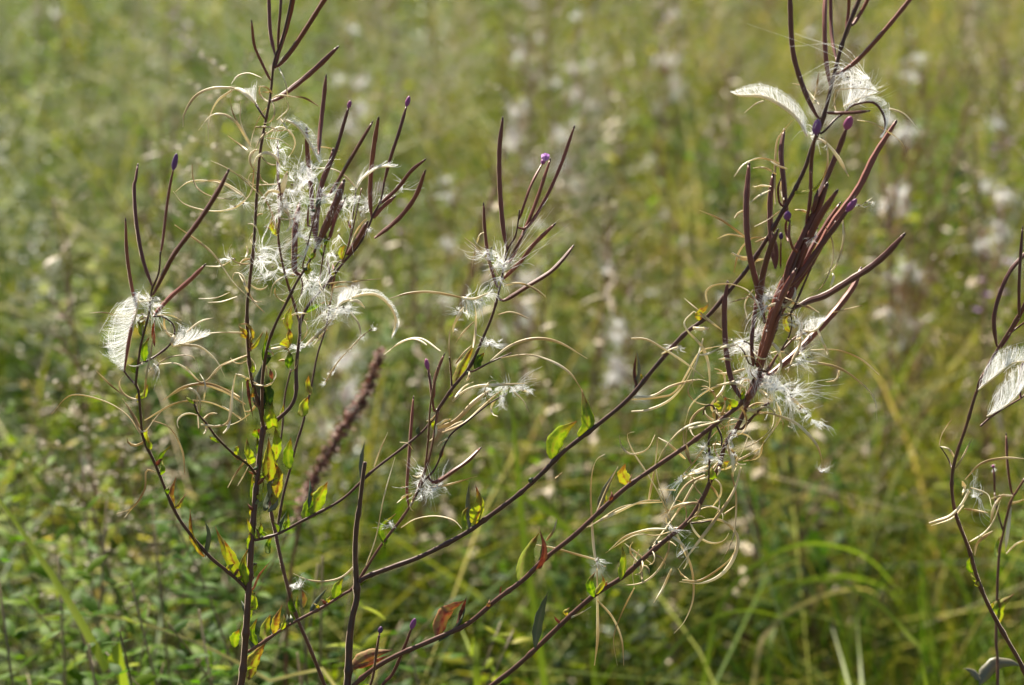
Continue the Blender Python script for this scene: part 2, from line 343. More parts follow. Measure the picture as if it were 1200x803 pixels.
def curls(pl, n, x0, x1, y0, y1, r0=12, r1=34, ang=(0, 6.28)):
    G = [g for g in pl.reg if x0 < g[0] < x1 and y0 < g[1] < y1]
    for _ in range(n):
        a = random.choice(G); th = random.uniform(*ang); r = random.uniform(r0, r1); turn = random.choice([-1, 1])*random.uniform(1.6, 4.2); pts = []; x, y = a[0], a[1]; k = 7
        for i in range(k):
            pts.append((x, y)); st = r*abs(turn)/k*(1-.35*i/k)/1.6; x += math.cos(th)*st; y += math.sin(th)*st; th += turn/k*(.5+i/k)
        pl.valve(pts, random.uniform(1.3, 2.4))
def ground_under(x, y): return (x, y, 0.0)
# ------------------------------------------------------------------ foreground plants
def many(f, z, rows, *a, **k):
    for r in rows:
        if isinstance(r, str): f(px(z, r), *a, **k)
        else: f(px(z, r[0]), *r[1:], **k)

# ===== the tall plant at the left, with a forked left arm and the middle spray on its right arm
A = Plant(ground_under(P(283, 803).x-.03, Y0+.02), 'tallest willowherb, left of centre, with a cloud of white silk and curled pods')
A.stem(px('F', '280,812 284,790 288,745 291,700 296,616 303,546 309,500'), 8.5, 6, 0, .01, down=A.org, name='stem')
A.stem(px('F', '309,500 304,478 297,455 292,428 290,395 290,360 293,329 297,290 300,237 302,212 304,187 308,160 312,140 317,112 321,72 329,50 337,19 343,-12 350,-50'), 4.5, 2.5, name='stem')
A.stem(px('F', '308,500 307,470 308,440 314,405 323,380 335,356 347,332 355,319 364,303 372,286 376,270'), 4.2, 2.6, off1=-.02)
A.stem(px('F', '310,503 318,497 328,490 341,477 347,461 347,432 349,409 351,393 352,376 364,354 386,330 401,310 418,291 430,270 437,252 446,234 450,212 453,200'), 5, 2.2, off1=.03)
A.stem(px('F', '351,378 344,354 337,332 330,304 326,275 329,237 327,214'), 3.2, 2.2, off1=-.02)
A.stem(px('A3', '650,570 690,450 715,280 735,110'), 2.2, 1.6); A.stem(px('A3', '650,575 700,420 740,250 770,110'), 2, 1.5)
A.stem(px('A3', '400,640 480,500'), 2.6, 2.4); A.stem(px('A3', '505,700 525,560 545,420'), 2, 1.6); A.stem(px('A3','560,740 600,620 640,560'), 2, 1.8)
A.stem(px('A1', '590,310 560,265 540,225'), 2.4, 2)
A.stem(px('F', '289,692 285,686 268,671 246,653 222,625 204,597 183,546 168,514 165,490 162,458 159,450 162,425 166,401 175,366 178,340 186,320 188,295'), 4.5, 2.2, off1=-.05)
A.stem(px('F', '299,555 290,544 276,534 255,514 243,498 232,485 228,474'), 3.6, 2.4, off1=-.045)
A.stem(px('F', '302,633 314,630 328,625 353,611 374,600 403,583 436,553 473,525 499,502 513,481'), 3.6, 3, off1=.02)
A.stem(px('F', '287,765 292,763 310,752 336,735 356,724 381,710 404,695 412,690 424,673 443,644 460,622 473,606 486,584 499,548 507,515 513,481'), 4, 3, off0=.005, off1=.025)
A.stem(px('F', '513,481 531,454 550,430 565,398 578,367 587,333 594.5,294 604,276 608.5,246'), 4.5, 1.8, off1=.0)
A.stem(px('Z8', '330,340 400,305 480,270'), 2.4, 1.6); A.stem(px('Z8', '255,405 250,330 245,285'), 3, 1.6)
A.stem(px('B5', '75,730 120,640 190,560 265,390 370,300 480,210 560,160'), 2.8, 1.8)
A.stem(px('B5', '135,540 150,400 165,200 205,0'), 2.6, 2); A.stem(px('B5','150,540 175,430 190,330 200,240'), 2.6, 2.2)
A.stem(px('Z3', '318,740 290,710 275,690'), 2.6, 2); A.stem(px('Z3','340,550 333,520 328,505'),2,1.6)
A.stem(px('Z3', '345,660 400,630 455,580 462,520 420,485 385,485'), 3, 1.6)
A.stem(px('Z4','345,25 320,100 290,220 272,300'), 2, 1.6)
# pods: left arm
many(A.pod, 'Z3', [('275,690 295,560 322,440 305,385 285,250 280,125', 3.8), ('385,380 378,365 345,270 320,130 312,0 317,-25 325,-80', 4.2),
                   ('385,400 430,310 470,240 560,120 630,10 665,-60', 5.2), ('390,475 450,410 520,350 575,295', 4.8)])
A.pod(px('F', '188,297 191,280 195,245 199,218 203,199'), 3, bud=(19, 6, .35)); 
# top of the main stem
many(A.pod, 'Z2', [('150,300 115,230 90,170 80,85', 3.8), ('168,208 150,120 145,0 143,-70', 4), ('178,250 230,190 290,100 350,5 395,-60', 5.6),
                   ('155,380 180,370 260,310 330,250 400,182', 5.6), ('165,258 182,190 212,100 236,0 245,-50', 6), ('178,190 182,110 188,40 192,-30', 3), ('130,445 100,400 80,360', 2.6)])
# right cluster
A2 = 'A2'
many(A.pod, A2, [('238,360 245,250 262,100 272,0 276,-40', 4.6), ('290,580 310,550 380,430 450,310 515,200', 4), ('515,690 508,600 512,450 530,300 550,178', 5.2),
                 ('218,790 205,650 195,500 180,350 175,235', 5.4), ('222,800 235,620 260,500 300,400 312,345', 6), ('250,800 290,700 330,610 368,505', 7.5),
                 ('28,800 33,660 28,560 25,420 25,295', 3), ('560,620 650,540 720,450 790,392', 4.2), ('520,695 570,640 630,588', 5),
                 ('530,800 620,730 690,660 750,570 792,455', 5)])
A.pod(px(A2, '300,420 335,320 370,200 393,120'), 3.8, bud=(9, 4.6, .95)); A.pod(px(A2, '580,510 600,430 620,360 660,240 697,110'), 3.8, bud=(13, 5.5, .9))
many(A.pod, 'A3', [('350,625 350,450 355,340 378,215', 6.4), ('490,475 550,370 610,280 660,185', 4), ('565,430 590,350 615,270 640,180', 4), ('680,525 740,440 803,330', 6),
                   ('262,180 275,110 300,30', 3.4), ('435,350 432,290 436,230', 2.6)])
# middle spray
many(A.pod, 'Z7', [('360,690 330,590 315,480 311,388', 3.8), ('400,555 385,480 372,330 370,180 382,66', 5.2), ('410,600 470,470 510,370 540,280 560,220', 4),
                   ('475,470 540,370 600,240 650,98', 4.6), ('385,665 450,600 500,535 575,462', 4.4), ('390,745 480,690 560,640 610,590 645,545', 4.8)])
A.stem(px('Z7', '405,590 440,530 475,470'), 2.6, 2.4)
fl = A.pod(px('Z7', '445,440 465,380 490,310 530,232'), 3, bud=(9, 5.5, .8))
many(A.pod, 'B5', [('45,780 32,680 45,480 58,300 68,178', 4), ('182,240 163,100 150,0 147,-30', 3.2), ('180,170 185,80 210,0 235,-60', 3.6), ('190,640 300,570 370,520 435,455', 4.6)])
A.pod(px('Z8', '188,480 178,400 165,330'), 2.8, bud=(13, 5.2, .95, ))
# flower of four notched petals on the middle spray
def flower(pl, c, par):
    Vs = []
    for k in range(5):
        a = k*1.257+.4; d = Vector((math.cos(a)*.55, -.3+.2*math.sin(a), math.sin(a)*.35+.85)).normalized()
        u = np.linspace(0, 1, 6); Cc = np.array(P(*c, .0))[None]+np.outer(u*8*PXM, np.array(d)); Cc[:, 2] += .001*u
        sd = np.cross(np.array(d), [0.1, -1, .2]); sd /= np.linalg.norm(sd)
        Vs.append(ribbons(Cc[None], (sd[None]*(np.array([.4, 1.3, 2.1, 2.5, 2.2, 1.2])*PXM)[:, None])[None], fold=.25))
    V, F, A_ = cat(Vs); link_mesh('flower', V, F, M['petal'], par, pl.org, A_)
flower(A, (639, 189), fl)

# curled valves, left half
many(A.valve, 'A1', [('78,370 85,290 150,180 250,128 370,122 400,128', 1.9), ('235,470 240,330 290,210 390,135', 1.8), ('390,128 440,138 480,170 520,210 540,230', 3.6, .95),
    ('175,390 250,300 330,290 400,330 450,400 500,490', 1.9), ('370,170 390,280 450,390 495,470', 1.6), ('440,210 440,340 500,480', 1.5), ('360,425 420,470 480,515', 2.2),
    ('380,100 420,50 490,30 570,60', 1.4), ('550,115 600,120 640,160', 1.4), ('560,150 620,150', 1.2), ('250,580 330,615 420,670 490,730 560,800', 1.9, .4),
    ('30,775 110,715 220,705 340,730 450,800', 2.4, .95), ('135,600 140,700 170,760', 1.2, .35), ('590,420 680,370 750,400 780,460 770,510 740,560', 2, .9),
    ('530,370 620,370 700,400', 1.4), ('600,440 680,445 760,500', 1.5), ('525,610 540,560 600,530 660,560 690,620', 2.6, 1), ('515,540 560,450 600,400', 1.8, .5), ('500,480 520,400 560,300 620,230',1.5,.4),
    ('640,190 680,170 740,175 800,185',1.4), ('680,0 720,90 735,180',1.6,.9), ('690,320 730,380 750,420',1.4)])
many(A.valve, 'Z1', [('395,720 440,770 540,795 620,785 665,755', 2.2, .95), ('470,690 560,680 640,720 672,752', 1.5), ('465,625 480,700 540,740 630,752', 1.3, .4), ('660,760 690,720 700,620',1.4,.4)])
many(A.valve, A2, [('80,60 160,65 240,110', 1.6), ('195,335 260,322 345,342', 1.6), ('190,435 300,435 370,470 430,530', 1.5), ('110,240 60,235 0,240', 1.3), ('20,180 80,120 60,60', 1.8, .9),
    ('75,450 60,500 45,560', 4, .85), ('60,590 70,640 100,700', 1.4)])
many(A.valve, 'A3', [('0,20 90,90 150,160 205,260 240,390', 1.9, .35), ('80,85 150,90 240,85', 1.2), ('195,790 220,710 290,660 345,652', 2, .85), ('0,650 30,700 60,770', 1.8, .8),
    ('270,170 280,240 320,290', 1.4), ('370,380 420,440 460,490', 1.4, .5), ('700,470 730,390 780,320 803,300', 1.4, .9), ('740,700 640,700 560,710', 1.4, .5), ('500,690 530,760 560,800', 1.6, .8)])
many(A.valve, 'Z3', [('465,140 600,240 680,350 740,410 803,470', 2.1, .7), ('580,295 640,295 690,265', 2, .85), ('735,220 740,240 732,262', 2.6, 1), ('555,418 620,415 670,395', 1.5), ('590,432 640,430 700,410', 1.4),
    ('680,350 690,320 720,330 735,370', 1.3), ('480,590 560,600 620,650 655,715', 1.7, .7), ('560,552 640,545 725,548', 1.6), ('510,545 560,505 610,490', 1.8, .8), ('370,690 440,640 530,635 555,690', 1.6),
    ('400,665 480,665 560,730', 1.7), ('420,800 500,750 600,740 710,790', 1.8), ('170,690 220,740 270,780', 1.4, .3), ('145,472 200,470 240,480', 1.3), ('560,700 580,740 575,800', 1.2),
    ('330,430 380,425 430,430', 1.4), ('400,480 450,480 490,500', 1.2), ('350,790 360,700 375,620 390,520', 1.6, .3), ('590,720 640,670 720,635', 1.5)])
many(A.valve, 'Z5', [('0,120 50,72 130,85 190,120 225,170', 2, .6), ('180,80 205,120 228,168', 3.4, .3), ('255,135 300,155 330,210 337,270', 1.8), ('235,135 320,90 400,90 480,128', 1.5),
    ('290,80 360,45 430,60 490,95', 1.7), ('375,20 368,80 372,155', 1.4), ('460,30 450,130 420,150 378,145', 1.7), ('445,305 465,270 490,235', 2.6), ('470,300 485,275 498,250', 1.8),
    ('340,0 380,40 430,0', 1.3), ('262,265 240,262 235,310 205,355 165,370', 1.6), ('205,355 185,380', 1.2), ('215,150 235,165 262,130 290,100', 1.3)])
many(A.valve, 'A4', [('670,600 720,560 803,525 850,525 890,545 910,560', 1.8, .8), ('210,395 300,300 330,180 430,165 500,155 625,143', 1.3, .3), ('235,200 270,250 300,315', 1.6, .9), ('85,362 120,360 165,362', 2.4, .95), ('430,280 480,285 522,328', 2.6, 1),
    ('430,350 480,420 495,490 470,560', 1.6, .8), ('0,398 40,385 90,362', 1.6)])
many(A.valve, 'A5', [('0,62 60,58 130,62 180,75', 1.6), ('345,178 400,175 440,170 480,165', 2.4, .95), ('200,235 240,290 245,330', 1.8, .9), ('0,460 60,480 130,530', 1.5), ('100,365 80,470 60,640 50,740 10,790', 1.8, .7),
    ('0,730 60,730 130,700 200,650', 1.5), ('410,265 440,260 470,265', 1.8), ('150,420 150,560 180,700', 1.3, .9), ('100,360 160,380 200,400', 1.8), ('0,590 50,620 140,690', 1.3, .8), ('200,220 120,250 0,300',3,.5)])
# curled valves, middle spray
many(A.valve, 'Z8', [('430,125 480,115 545,140', 1.5), ('400,300 480,240 570,215 660,230 765,290', 2.2, .55), ('440,288 540,275 630,300 700,345 742,405', 2.2, .6),
    ('20,65 90,45 180,40 290,60', 1.8), ('0,275 70,225 140,215 212,262', 1.8), ('440,10 530,10 610,60', 1.4), ('345,80 345,180 335,250', 2, .8), ('310,85 312,120', 1.6), ('300,95 265,160 260,190', 2.6, .95),
    ('340,150 300,190 270,230', 1.4), ('250,170 245,250 255,330', 1.6, .4), ('270,310 300,270 330,240', 1.5, .4), ('60,605 90,610 110,635', 1.2)])
many(A.valve, 'B5', [('200,340 300,300 400,200 500,120', 3.6, .45), ('230,365 350,310 450,220 560,130 640,112', 3, .4), ('285,190 360,130 440,105 550,100 700,90', 2.2, .8), ('300,170 350,110 400,85', 2.2, .95),
    ('620,135 680,190 705,250', 1.7, .7), ('640,120 680,130 709,145', 2, .95), ('200,325 240,300 275,290', 3.4, .9), ('230,355 300,320 355,298', 2), ('260,395 220,420 200,440', 1.6),
    ('160,670 250,655 340,630 422,605', 1.6, .35), ('0,725 30,710 60,700', 2, .95), ('0,668 20,665 40,662', 1.4), ('60,740 50,780 70,800', 1.4)])
many(A.valve, 'Z7', [('365,650 330,600 280,545 240,510', 1.4, .4), ('270,660 270,600 285,540', 1.6, .3), ('285,530 295,500 310,490', 2, .9), ('390,690 440,680 500,700 545,730', 1.5)])
many(A.valve, 'A7', [('330,285 400,315 480,322 560,300 630,235', 1.5, .6)])
many(A.valve, 'R5', [('15,175 40,155 60,145', 1.8, .9), ('30,260 80,230 150,220 210,235 240,265', 1.8, .7)])
# silk
A.plume(px('Z3', '330,395 325,450 305,540 290,620 278,685'), px('Z3', '300,405 235,470 203,560 215,630 262,682'), 900, ribw=2, over=.12)
A.fluff(px('Z3', '300,400 370,425 400,440'), 7, 160, ln=10); A.fluff(px('Z3', '320,490 360,480 380,475'), 4, 120, ln=8)
A.plume(px('Z3', '455,598 490,590 530,578 575,562'), px('Z3', '475,510 500,520 530,530 600,548'), 420, ribw=2.4, over=.2)
A.fluff(px('Z3', '370,680 410,665'), 3, 60, ln=8); A.fluff(px('Z3', '725,40 715,60 690,70'), 3, 80, ln=10); A.fluff(px('Z3', '660,275 690,268'), 3, 50, ln=7)
A.plume(px('A1', '540,225 500,180 450,150 400,128'), px('A1', '550,85 530,120 480,130 430,125'), 260, ribw=2)
A.plume(px(A2, '60,180 130,215 190,300 240,400'), px(A2, '90,150 170,210 235,300 255,400'), 420, ribw=2.6)
A.fluff(px(A2, '20,330 40,420 90,470 150,520'), 10, 200, ln=13); A.fluff(px(A2, '0,560 60,600 130,560 190,500'), 11, 260, ln=14)
A.fluff(px(A2, '180,420 240,500 260,580 300,560'), 9, 260, ln=13); A.fluff(px(A2, '330,640 400,600 430,560'), 7, 180, ln=12)
A.fluff(px(A2, '340,780 400,700 460,650 520,620'), 6, 150, ln=11, seeds=5); A.fluff(px(A2, '60,640 160,700 260,640'), 12, 200, ln=14)
A.plume(px(A2, '430,560 450,510 500,460 560,428 640,425'), px(A2, '440,500 480,465 530,430 580,412 645,415'), 240, ribw=2.2, over=.6)
A.fluff(px(A2, '570,600 620,575 690,540'), 4, 180, ln=9); A.fluff(px(A2, '500,770 512,748'), 2, 50, ln=6)
A.fluff(px('A3', '130,560 150,510 160,490'), 5, 150, ln=12); A.fluff(px('A3', '160,600 230,600 290,640'), 14, 200, ln=15); A.fluff(px('A3', '380,390 430,430 450,480'), 6, 160, ln=11)
A.fluff(px('A3', '280,240 330,170 400,100'), 14, 170, ln=15); A.fluff(px('A3', '590,520 605,540'), 3, 60, ln=6)
A.plume(px('A3', '330,655 380,665 400,720 385,790'), px('A3', '310,640 390,640 430,700 410,760'), 240, ribw=1.8, dark=True)
A.fluff(px('A3', '420,740 480,720 520,700'), 8, 170, ln=12); A.fluff(px('A4', '170,130 210,180'), 8, 150, ln=12)
A.plume(px('A4', '440,262 520,240 600,245 670,300 710,370 715,440 690,510'), px('A4', '420,225 500,205 600,215 690,285 735,380 725,450 700,500'), 420, ribw=3, over=.15)
A.plume(px('A4', '345,325 380,290 440,270'), px('A4', '340,265 400,210 470,180'), 260, ribw=2.4, over=.3)
A.fluff(px('A4', '350,320 400,330 430,345'), 6, 200, ln=11); A.fluff(px('A4', '290,400 320,350 250,370'), 8, 150, ln=13)
for q, w_ in (('270,800 350,670 440,570 520,490 580,460', 2.4), ('150,560 220,500 300,420 350,330', 2.4)):
    A.valve(px('A4', q), w_, .5); A.fluff(px('A4', q), 2.0, 210, ln=4.5, seeds=10)
A.fluff(px('A4', '110,600 130,570'), 4, 70, ln=8)
A.fluff(px('Z7', '330,560 360,600 380,660'), 9, 200, ln=13); A.fluff(px('Z7', '370,570 400,610'), 6, 110, ln=11)
A.plume(px('Z8', '290,58 320,65 350,62 400,40'), px('Z8', '280,85 315,130 350,140 405,30'), 260, ribw=2.2, over=.3); A.fluff(px('Z8', '310,60 350,75 390,50'), 3, 110, ln=10, seeds=2)
A.fluff(px('Z8', '300,95 280,130 265,180'), 3, 70, ln=6); A.fluff(px('Z8', '370,215 395,230 430,232'), 4, 120, ln=8)
A.fluff(px('B5', '480,150 540,120 600,115 640,110'), 4, 260, ln=8, seeds=2); A.fluff(px('B5', '660,125 709,135'), 2, 70, ln=6); A.fluff(px('B5', '560,160 575,150'), 1, 50, ln=5)
A.fluff(px('B5', '80,700 130,710 180,680 230,655'), 6, 280, ln=9); A.fluff(px('B5', '120,650 125,560'), 2, 130, ln=8)
A.fluff(px('A7', '770,60 790,45'), 2, 60, ln=4)
# leaves of the left plant
many(A.leaf, 'A6', [('205,265 180,180 180,80', 10), ('255,260 250,150 255,60', 7), ('340,410 330,250 338,80', 15, 'leaf', .75), ('390,250 400,120 385,0', 9), ('490,310 480,200 500,80', 10), ('365,570 400,460 415,340 380,260', 10, 'leaf', .8),
    ('225,610 205,480 222,320', 7, 'leaf', .3), ('268,510 290,440 300,380', 8), ('650,640 690,540 765,400', 15, 'leaf', .55), ('590,680 620,590 655,470', 9, 'leaf', .3), ('630,600 640,480 635,370', 4, 'greyleaf'), ('330,600 300,560 350,430 390,380', 10, 'greyleaf'), ('330,620 390,560 350,420 410,370', 8, 'greyleaf')])
many(A.leaf, 'A5', [('305,300 300,180 325,40', 12, 'leaf', .1), ('285,620 250,450 290,290', 15, 'greyleaf'), ('330,590 310,430 320,300', 12, 'leaf', .0), ('370,740 350,620 370,515', 12), ('580,670 590,590 625,525', 10), ('640,510 620,440 630,370', 6), ('495,150 480,90 485,30', 6, 'leaf', .8), ('430,130 470,150 490,175', 8, 'leaf', .7),
    ('175,95 150,50 120,10', 7, 'leaf', .9), ('205,190 195,120 225,60', 6, 'rustleaf'), ('235,170 215,120 240,100', 6, 'rustleaf'), ('190,400 205,540 228,690', 5, 'rustleaf', .9), ('480,320 490,240 480,180', 8, 'leaf', .1), ('230,520 235,440', 5, 'leaf', .9), ('365,400 350,330 340,320', 5, 'rustleaf'), ('250,800 240,760',8,'leaf')])
many(A.leaf, 'A4', [('45,470 35,390 65,310', 9), ('165,350 210,330 280,285', 7, 'leaf', .2), ('20,590 50,500 40,450', 7, 'leaf', .9)])
many(A.leaf, 'A3', [('235,400 205,340 208,285', 5), ('650,560 645,500 670,470', 6, 'leaf', .7), ('435,640 430,600 450,570', 6, 'leaf', .7), ('525,545 505,500 520,460', 6, 'leaf', .3), ('540,470 545,440 548,400', 4)])
many(A.leaf, 'A7', [('80,300 50,220 10,130', 10, 'leaf', .7), ('110,335 90,250 115,180', 8), ('150,355 180,290 230,225', 5, 'rustleaf'), ('205,600 200,540 225,475', 10), ('240,570 250,500 280,430', 8, 'leaf', .9), ('125,780 140,700 205,605', 13, 'leaf', .85),
    ('60,630 60,590 80,545', 9), ('135,480 140,420 155,370', 7, 'leaf', .5), ('215,195 215,150 235,105', 6, 'leaf', .2), ('525,400 535,350 565,300', 9), ('410,465 440,410 492,350', 4, 'greyleaf'), ('155,600 140,560 165,490', 7, 'leaf', .3), ('135,610 120,560 130,520',7,'greyleaf')])
many(A.leaf, 'B6', [('635,400 600,340 590,255', 7, 'leaf', .9), ('640,398 650,340 636,290', 5, 'greyleaf'), ('748,475 710,400 668,310', 10, 'leaf', .7), ('540,258 530,210 547,155', 6, 'leaf', .95), ('550,250 565,225 580,205', 4, 'leaf', .9), ('490,122 500,90 532,58', 4, 'leaf', .2), ('460,50 455,20 462,0', 6),
    ('762,490 755,420 770,380', 8), ('790,560 780,500', 7)])
many(A.leaf, 'Z8', [('262,400 290,330 345,228', 9, 'leaf', .8), ('345,335 350,300 378,268', 8, 'leaf', .1)])
many(A.leaf, 'Z3', [('350,650 350,600 370,560', 7, 'leaf', .3), ('320,700 305,680 330,640', 5), ('345,560 340,520 355,500', 6, 'leaf', .5), ('390,600 385,540 392,490', 4, 'rustleaf', .6), ('350,780 362,740',5)])
many(A.leaf, 'Z3', [('755,570 740,520 705,515', 6, 'leaf', .9), ('760,600 780,570 800,540', 4, 'leaf', .8)])
many(A.leaf, 'Z6', [('375,290 375,230 383,185', 5, 'greyleaf'), ('435,450 420,410 460,370', 7, 'leaf', .3)])

withered(A, 26, 270, 330, 400, 720); withered(A, 14, 160, 290, 470, 690, 9, 20, ('leaf', 'leaf', 'leaf', 'rustleaf')); withered(A, 16, 280, 340, 560, 800, 14, 30, ('leaf', 'leaf', 'greyleaf')); withered(A, 9, 300, 420, 230, 420, 7, 13); withered(A, 7, 480, 590, 330, 620, 8, 16); withered(A, 5, 300, 420, 600, 780, 8, 16)
curls(A, 14, 285, 350, 90, 300, 12, 26); curls(A, 12, 150, 240, 370, 540, 12, 28); curls(A, 16, 280, 360, 300, 470, 10, 24); curls(A, 6, 480, 590, 330, 580, 12, 26)
# ===== the slim plant crossing behind it
Bp = Plant(ground_under(P(390, 820).x+.1, Y0+.1), 'slender dark willowherb stem leaning left from the bottom edge, crossing behind the two thick stems')
Bp.stem(px('F', '385,815 379,800 361,757 346,719 333,668 323,625 317,600 315,585'), 5, 4, .05, .05, down=Bp.org, name='stem')
Bp.stem(px('F', '324,628 331,584 341,545 347,521 354,500 360,475 365,453 372,416 381,386 386,360 390,337'), 3.6, 2, .05, .09)
Bp.stem(px('F', '317,597 322,550 330,509 334,464 341,433'), 3, 2, .05, .07)
Bp.valve(px('A4', '285,460 250,500 200,560'), 1.6); Bp.valve(px('A4', '320,200 400,190 440,220'), 1.5)
many(Bp.leaf, 'A7', [('365,480 350,430 355,385', 7, 'leaf', .4), ('375,445 385,410 372,360', 6, 'rustleaf', .2), ('340,470 320,440 325,370', 6, 'leaf', .1)])
Bp.fluff(px('A7', '320,345 350,340 365,360'), 4, 90, ln=8)
Bp.pod(px('A4', '320,200 330,120 322,60'), 3); Bp.pod(px('A4', '320,210 300,100 290,40'), 3)

# ===== the broken stem at the bottom with the long right-hand branches
Cp = Plant(ground_under(P(408, 803).x+.01, Y0), 'broken topped willowherb whose long branches sweep right to a dense bunch of maroon pods')
Cp.stem(px('F', '406,815 408,790 408,777 409,747 413,721 418,701 418,676 417,651 418,620 421,595 424,565 427,542'), 9.5, 4.5, 0, 0, down=Cp.org, name='stem')
Cp.stem(px('F', '421,682 430,676 460,665 494,652 545,625 572,606 606,581 633,557 661,529 700,498 737,467 768,430 802,392 830,370 857,338 876,315 898,281 916,250 932,222 945,194 952,172 960,152 965,137 973,104 983,65 994,31 1007,0 1022,-45'), 6, 4.2, .0, -.06)
Cp.stem(px('F', '406,812 430,790 460,771 511,748 548,731 582,703 613,680 637,656 671,629 698,604 732,573 769,547 807,521 829,504 855,484 868,473 886,449 893,425 905,395 915,362 926,325 938,292'), 6.2, 5, .0, -.05)
Cp.stem(px('F', '410,850 434,803 441,762 444,745'), 3.4, 2.8, 0, -.02); 
Cp.pod(px('F', '441,770 443,752 445,742'), 2.8, bud=(8, 5.5, .05))
Cp.pod(px('F', '425,850 447,805 460,790 473,761 482,737'), 3.8, bud=(15, 6.5, .7))
Cp.stem(px('A8','350,500 350,440 320,370'),2.6,2); Cp.stem(px('A8','270,720 275,560 270,460 290,380'),3,2); Cp.stem(px('B1', '490,505 540,500 600,490'), 2, 1.6)
Cp.stem(px('B4', '300,575 350,490 390,450 460,380 540,345'), 3.4, 2); Cp.stem(px('B4', '290,570 400,420 440,320 435,235'), 2.4, 1.6)
Cp.stem(px('B4', '230,540 205,430 160,400'), 2.2, 1.4); Cp.stem(px('B4', '195,540 160,460 125,425'), 2, 1.3)
Cp.stem(px('B2', '460,385 520,320 560,290'), 3, 2.4)
Cp.stem(px('B3', '460,790 520,650 600,470 700,300'), 2.6, 2)
# pods, top of the bunch
many(Cp.pod, 'R1', [('440,435 390,330 350,190 340,0 338,-60', 5.4), ('492,330 475,220 470,80 475,-50', 5), ('515,230 497,130 493,0 495,-60', 4), ('525,277 600,220 700,110 790,0 835,-60', 5.4),
    ('540,160 575,60 600,0 610,-40', 5), ('575,95 605,50 632,0 650,-40', 4), ('480,425 570,425 635,418', 3.6), ('550,120 560,40 562,-30', 3.6)])
Cp.pod(px('B2', '385,803 400,680 405,520 425,390'), 4.2, bud=(19, 9.5, .45)); Cp.pod(px('B2', '420,730 470,610 530,470 568,368'), 6.2, bud=(16, 10, .95), tone=.1)
Cp.pod(px('B3', '420,420 405,340 412,285'), 3, bud=(15, 8.5, .5)); Cp.pod(px('B3', '375,575 375,480 377,405'), 2, bud=(8, 5, .0))
Cp.pod(px('B3', '345,780 400,700 490,610 590,470 680,350 765,240'), 6.6, bud=(18, 7.5, .8))
many(Cp.pod, 'B2', [('300,803 285,740 275,620 262,480 275,378', 5.6)]) 
many(Cp.pod, 'R2', [('245,575 215,430 185,300 175,150 185,-20', 6.4), ('285,370 268,250 265,120 275,20', 6)])
Cp.pod(px('B3', '250,803 270,620 310,470 355,358'), 6.6)
Cp.pod(px('F', '886,452 900,400 912,370 935,330 952,305 975,263 1005,222 1025,182 1049,144'), 7.8, tone=.6)
Cp.pod(px('B4', '235,550 265,450 300,330 360,130 420,0 470,-110 525,-230'), 8, tone=.8)
many(Cp.pod, 'B3', [('400,730 430,560 520,370 570,270 645,88', 8.6), ('400,720 480,560 530,430 600,280 703,125', 7.4), ('430,700 480,600 560,450 640,320 720,200', 5), ('450,460 425,380 430,308', 3.4), ('520,330 550,160 552,0', 3.2), ('370,190 360,110 372,60', 3),('345,575 350,480 330,380',5),('560,250 580,180 590,130',5)])
many(Cp.pod, 'B4', [('240,545 290,440 340,250 400,100 460,-10', 7), ('440,215 540,165 640,130 803,30 905,-35 1000,-115 1096,-220', 7.2), ('310,595 440,490 560,370 690,230 803,80 845,-20', 7), ('158,755 100,660 70,560 50,400 45,200 62,65', 7),
    ('215,545 205,400 225,230 235,120', 5.4), ('255,560 300,440 340,310 370,240', 5), ('160,750 200,690 215,630', 6),('190,740 240,640 270,600',7.5),('170,770 215,690 260,640',6)])
# valves of the bunch
many(Cp.valve, 'B2', [('42,590 90,530 170,503 255,530', 2, .7), ('235,720 232,640 240,440 270,380 315,325', 1.6, .5), ('130,550 190,550 240,580', 1.5), ('135,640 175,633 215,637', 1.5, .9), ('118,712 160,680 212,653', 1.7, .9),
    ('315,152 370,170 440,250', 1.3), ('520,185 600,175 700,185 760,230', 1.4, .3), ('620,325 700,340 803,405', 1.5, .8), ('440,100 428,180 410,250', 1.8, .4), ('520,190 512,235 520,280', 1.8, .4), ('455,600 480,540 480,460 470,400', 1.7, .5),
    ('90,290 140,250 180,235', 1.6, .5), ('260,600 265,660 275,700', 2.4, 1), ('330,745 380,750 420,780', 1.4), ('400,400 470,430 530,500 580,590', 3.2, .9), ('620,720 660,735 695,705', 1.5, 1), ('625,740 650,720 690,690', 1.2, .95)])
many(Cp.valve, 'B7', [('380,340 430,360 475,412', 1.5), ('385,415 420,450 435,492', 1.4), ('0,500 30,520 60,530', 1.4), ('235,690 240,740 230,803', 1.4)])
many(Cp.valve, 'R2', [('0,150 80,185 170,250', 1.8, .4), ('65,257 110,240 168,252', 1.8, .7), ('200,60 265,58', 1.3), ('110,497 190,475', 1.2, .1), ('-10,695 30,690 90,660', 1.9, .8), ('0,650 30,720 38,803', 1.8), ('28,495 24,455 60,430 130,430 200,470 245,570', 1.7, .8),
    ('118,312 160,325 205,322', 2, .9), ('207,382 200,345 240,332', 2.2, .95), ('130,180 145,160 165,150', 1.3), ('320,490 400,510 450,535', 2.2, .4), ('500,535 560,520 620,505', 1.8, .4), ('500,390 505,400 492,440', 3.6, 1),
    ('440,590 460,640 485,690', 1.8, .9), ('180,560 170,500 200,450', 1.2)])
